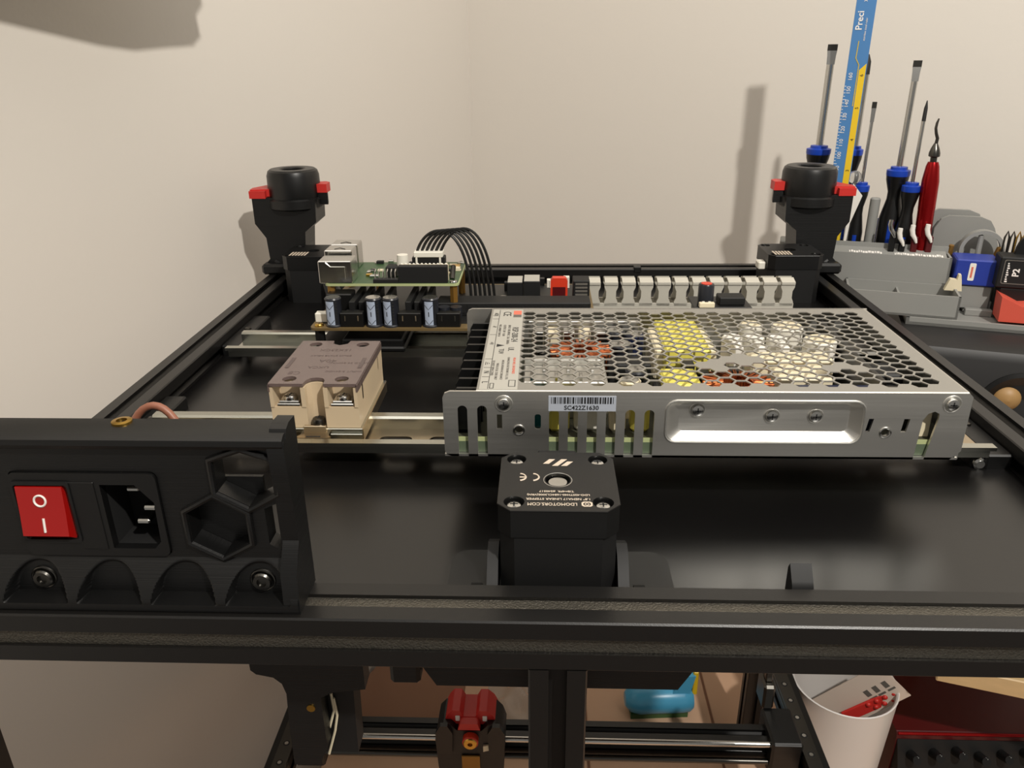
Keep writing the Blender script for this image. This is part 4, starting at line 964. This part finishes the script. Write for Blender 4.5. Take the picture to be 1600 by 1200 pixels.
g = L(); g.lathe([(9, 38), (22, 38), (22, 42), (9, 42), (9, 38)], 36, (102, 0, 20), 'y'); g.build('black_disc', 'rubber_black', None, 'black round disc behind the black bit case', 'disc', loc=W(102, 40, -2), fix=True)
rd = tthing('red_tray', 'orange red plastic tray at the right edge on the organiser', 'tray', 90, 18, -29)
g = L(); g.prism([(72, -29), (112, -29), (112, -13), (86, -16), (78, -12), (71, -9)], 'y', 8, 30); g.build('tray', 'orange_red', rd, fix=True)
g = L(); g.box(76, 30, -29, 80, 34, -2, .8); g.build('upright', 'orange_red', rd)

# ------------------------------------------------------------------ inside the frame, seen under the near beam
for sx, lab in ((-1, 'left'), (1, 'right')):
    t = thing('linear_rail', 'steel linear guide rail on the '+lab+' lower side beam', 'rail', (sx*223, 238, -382), 'linear guide rails')
    g = G(); P_ = [(-6, -382), (6, -382), (6, -379), (4.8, -377.6), (6, -376), (6, -374), (-6, -374), (-6, -376), (-4.8, -377.6), (-6, -379)]
    g.prism([(sx*223+x, z) for x, z in P_], 'y', 40, 440); g.build('rail', 'dark_steel', t, fix=True)
    h0 = None
    for k in range(20):
        if h0 is None:
            g = G(); g.cyl((sx*223, 50, -374.1), (sx*223, 50, -373.9), 3, n=14); h0 = g.build('bolt_hole', 'ink_black', t)
            g = G(); g.cyl((sx*223, 50, -374.0), (sx*223, 50, -373.7), 1.7, n=10); h1 = g.build('bolt_head', 'steel', t)
        else: share(h0, t, (0, 20*k, 0)); share(h1, t, (0, 20*k, 0))
xg = thing('gantry_beam', 'black cross beam with two added glint bars behind the red carriage', 'beam', (0, 312, -400), None)
g = G(); g.prism([(312+x, -384+z) for x, z in PROF], 'x', -216, 216); g.build('beam', 'anodised', xg, fix=True)
for y, z in ((299, -373.5), (298, -392)):
    g = G(); g.cyl((-205, y, z), (205, y, z), 2.6, n=14); g.build('rod', 'steel' if z > -380 else 'dark_steel', xg)  # bright cylinders put in to imitate the two glints along the beam
for sx in (-1, 1):
    g = G(); g.box(sx*205-14, 292, -404, sx*205+12, 334, -366, 2); g.build('end_block', 'printed_black', xg)
    g = G(); g.box(sx*196-5, 330, -366, sx*196+5, 352, -340, 2); g.box(sx*196-3, 336, -340, sx*196+3, 346, -326, 1); g.build('idler', 'dark_steel' if sx > 0 else 'printed_black', xg)
th = thing('tool_carriage', 'black and red print carriage with brass nozzle under the beam', 'print head', (-62, 280, -400))
g = G(); g.prism([(-88, -400), (-90, -360), (-88, -350), (-83, -344), (-77, -344), (-72, -350), (-52, -350), (-47, -344), (-41, -344), (-36, -350), (-33, -360), (-35, -400)], 'y', 268, 296); g.build('shell', 'printed_black', th, fix=True)
g = G(); g.prism([(-84, -349), (-80, -340), (-76, -335), (-70, -335), (-67, -341), (-57, -341), (-54, -335), (-48, -335), (-43, -340), (-39, -349)], 'y', 274, 298); g.build('red_cowl', 'red_printed', th, fix=True)
g = G(); g.prism([(-71, -348), (-53, -348), (-55, -341.5), (-69, -341.5)], 'y', 266.6, 274); g.build('red_front', 'red_printed', th, fix=True)
g = G(); g.lathe([(6.5, 0), (6.5, -5), (5.6, -6)], 22, (-61, 268, -358), 'y'); g.build('red_ring', 'red_part', th, fix=True)
g = G(); g.lathe([(5.6, -6), (5, -6.8), (2, -6.8), (1.6, -4), (1e-4, -4)], 22, (-61, 268, -358), 'y'); g.build('nozzle', 'brass', th, fix=True)
for x in (-71.6, -49.6):
    g = G(); g.box(x-1.8, 272.8, -345, x+1.8, 274.2, -340, .4); g.build('light', 'paper_white', th)
g = G(); g.prism([(-51, -365), (-41, -363), (-41, -368), (-51, -371)], 'y', 266.4, 268); g.build('pale_pad', 'cream', th, fix=True)
g = G(); g.box(-69, 266, -392, -54, 268, -376, .5); g.build('brown_pad', 'gold_brown', th)
for x in (-82, -40):
    g = G(); g.prism([(x-6, -372), (x+6, -372), (x+7, -350), (x+3, -342), (x-3, -342), (x-7, -350)], 'y', 264, 268); g.build('side_duct', 'rubber_black', th, fix=True)
screw(th, (-86, 268, -371), 2, 'y', 'shell_screw', 'steel')
th.location.z += .018

lb_ = thing('printed_bracket', 'large black printed bracket hanging under the near beam at left', 'bracket', (-105, 42, -100))
g = G(); g.prism([(-116.5, -20.5), (-116.5, -46.5), (-114.5, -48.5), (-108, -50), (-105, -53), (-103.8, -58), (-104.6, -75), (-105, -95.5), (-94.5, -95.5), (-90.5, -86), (-90.5, -60), (-86, -57), (-72.5, -55), (-72.5, -20.5)], 'y', 26, 34); g.build('plate', 'printed_black', lb_, fix=True)
g = G(); g.prism([(-91, -57), (-86, -56), (-79.5, -55.5), (-80.5, -97), (-95, -97), (-91, -86)], 'y', 34, 44); g.build('side_wall', 'matte_black', lb_, fix=True)
g = G(); g.cyl((-94.8, 25.6, -65), (-94.8, 26, -65), 1.7, n=14); g.build('bolt', 'brass', lb_)
for dx in (0, 2.6):
    g = G(); g.tube([(-88.6+dx*.3, 33, -64-dx), (-88.2+dx*.4, 33, -73-dx), (-91.4+dx, 33, -84), (-95.2+dx, 33, -97)], .55, 6); g.build('pale_cable', 'cream', lb_)
for x0, x1 in ((-60.5, -47.4),):
    g = G(); g.box(x0, 10, -24.6, x1, 26, -20, 1); g.box(x0+1, 14, -41, x1-1, 22, -24, 1.4); g.build('cable_clip', 'printed_black', None, 'small black lug under the near beam beside the bracket', 'clip', loc=(-54, 18, -30))

# things on the table
bo = thing('blue_bottle', 'light blue plastic bottle lying on the table behind the printer', 'bottle', (140, 520, ZT))
def on(x, y, z): return (x, y, z)
g = G(); g.T = Matrix.Translation(Vector((140, 520, ZT+20))) @ Matrix.Rotation(R(4), 4, 'Z')
g.lathe([(1e-4, -44), (8, -44), (15, -38), (18, -28), (18, 24), (17, 32), (14, 36), (1e-4, 36)], 28, (0, 0, 0), 'x'); g.build('body', 'cyan_plastic', bo, fix=True)
g.v = []; g.f = []; g.m = []; g.prism([(8, 10), (30, 10), (36, 40), (22, 40)], 'y', -10, 10); g.build('shoulder', 'cyan_plastic', bo, fix=True)
g.v = []; g.f = []; g.m = []; g.prism([(-38, -20), (30, -20), (30, -13), (-38, -13)], 'y', -12, 12); g.build('green_base', 'green_band', bo, fix=True)
g.v = []; g.f = []; g.m = []; g.box(34, -8, 10, 40, 8, 44, 1); g.build('yellow_strip', 'ruler_yellow', bo)
g = G()
def bag(u, v):
    x = -70+100*u; y = 470+90*v
    return (x, y, ZT+1+26*math.sin(PI*u)*math.sin(PI*v)+5*math.sin(17*u+3*v)*math.sin(11*v+2*u)*math.sin(PI*u)*math.sin(PI*v)*2)
g.grid(bag, 40, 30); g.build('plastic_bag', 'bag_plastic', None, 'crumpled clear plastic bag on the table behind the carriage', 'bag', loc=(-20, 515, ZT), angle=20)

pt = thing('white_pot', 'white plastic pot holding a paper slip at the lower right', 'pot', (285, 385, ZT))
pc = (288, 392); zr = -388
g = G(); g.lathe([(1e-4, ZT), (38, ZT), (43.5, -480), (48, zr-4), (48.6, zr), (47.4, zr+.6), (46, zr-1), (41, -480), (36, ZT+4), (1e-4, ZT+4)], 48, (*pc, 0)); g.build('pot', 'pot_white', pt, fix=True)
g = G(); g.T = Matrix.Translation(Vector((pc[0]+2, pc[1]+4, zr-30))) @ Matrix.Rotation(R(-24), 4, 'Z') @ Matrix.Rotation(R(38), 4, 'Y')
g.box(-14, -1, -36, 26, 0, 60); ppr = g.build('paper_slip', 'cardboard', None, 'pale paper slip with dark print sticking out of the white pot', 'paper', loc=(pc[0], pc[1], ZT+6))
g2 = G(); g2.T = g.T
for k, (a, b) in enumerate(((26, 34), (36, 44), (47, 55))): g2.box(2, -1.3, a, 9, -1.05, b-3); g2.box(11, -1.3, a, 13, -1.05, b)
g2.build('print_marks', 'ink_grey', ppr)
g = G(); g.T = Matrix.Translation(Vector((pc[0]+26, pc[1]-10, zr-22))) @ Matrix.Rotation(R(-10), 4, 'Z') @ Matrix.Rotation(R(48), 4, 'Y')
g.box(-6, 0, -30, 7, 3, 34, 1)
for k in range(8): g.ball((-3+(k % 2)*6, 0, -2+k*4.4), 2.6, 10, 6)
g.build('red_packet', 'red_printed', None, 'bumpy red packet behind the rim of the white pot', 'packet', loc=(pc[0]+10, pc[1], ZT+6))

mxr = thing('red_mixer', 'dark red metal box with row of knobs at the lower right', 'mixer', (425, 430, ZT))
g = G(); g.prism([(392, -478), (393, -474), (395, -472), (474, -472), (474, ZT+2), (396, ZT+2), (392, -500)], 'x', 350, 500); g.build('case', 'dark_red', mxr, fix=True)
g = G(); g.cyl((351, 393, -474), (499, 393, -474), 1.7, n=10); g.build('front_edge', 'red_anodised', mxr)
g = G(); g.prism([(391.5, -480), (392.5, -480), (392.5, ZT+4), (360, ZT+4), (360, ZT+10)], 'x', 351, 499); g.build('front_panel', 'matte_black', mxr, fix=True)
def pan(z): return 391.2-(-480-z)/(70.)*31.
for k in range(6):
    x = 364+k*22; z = -492+((k % 3)-1)*2
    g = G(); g.cyl((x, pan(z)+2, z-1), (x-1, pan(z)-14, z+8), 5, 4.2, n=16); kn = g.build('knob', 'rubber_black', mxr)
    g = G(); g.tube([(x-1, pan(z)-14.4, z+12), (x, pan(z)-2, z+4.4)], .6, 5); g.build('pointer', 'steel', kn)
for k in range(10):
    x = 360+k*14; z = -514-(k % 3)*9
    g = G(); g.cyl((x, pan(z)+1, z), (x, pan(z)-3, z+2), 3, n=12); g.build('button', random.choice(('rubber_black', 'pcb_bright', 'dark_steel')) if k % 2 else 'dark_steel', mxr)
g = G(); g.box(398, pan(-520)-10, -540, 430, pan(-520)-3, -516, 1); g.build('green_display', 'pcb_bright', mxr)
for x, y in ((365, 405), (485, 405), (365, 462), (485, 462)):
    g = G(); g.cyl((x, y, ZT-18), (x, y, ZT+2), 8, 7, n=16); g.build('rubber_foot', 'rubber_black', mxr)
mxr.location.z += .018
g = G(); g.prism([(430, -536), (470, -536), (470, -514), (436, -506)], 'y', 352, 356); g.box(430, 352, ZT, 470, 356, -536); g.build('card', 'cardboard', None, 'tan cardboard piece in front of the dark red box', 'cardboard', loc=(450, 354, ZT), fix=True)

# unseen blocker added high on the left wall, shaped to throw the top left shadow
hz = thing('shadow_blocker', 'unseen white blocker added high on the left wall to cast its shadow', 'shelf', CORNER+dL*520-nLo*60+Vector((0, 0, 240)))
def hang(name, a0, a1, d0, d1, z0, z1, m_):
    g = G(); q = [CORNER+dL*a0-nLo*d0, CORNER+dL*a1-nLo*d0, CORNER+dL*a1-nLo*d1, CORNER+dL*a0-nLo*d1]
    g.prism([(p.x, p.y) for p in q], 'z', z0, z1); g.build(name, m_, hz, fix=True)
hang('board', 474, 1400, 0, 110, 330, 348, 'white_plastic')
def shadow_outline(poly, d0, d1):
    g = G(); n = len(poly)
    V = [CORNER+dL*a-nLo*d+Vector((0, 0, z)) for d in (d0, d1) for a, z in poly]
    g.add(V, [tuple(range(n)), tuple(range(2*n-1, n-1, -1))]+[(i, (i+1) % n, n+(i+1) % n, n+i) for i in range(n)])
    g.build('shadow_outline', 'white_plastic', hz, fix=True)
shadow_outline([(474, 332), (472, 275), (479, 268), (478, 254), (486, 248), (508, 247), (535, 245), (560, 248), (640, 264), (800, 292), (800, 332)], 98, 110)
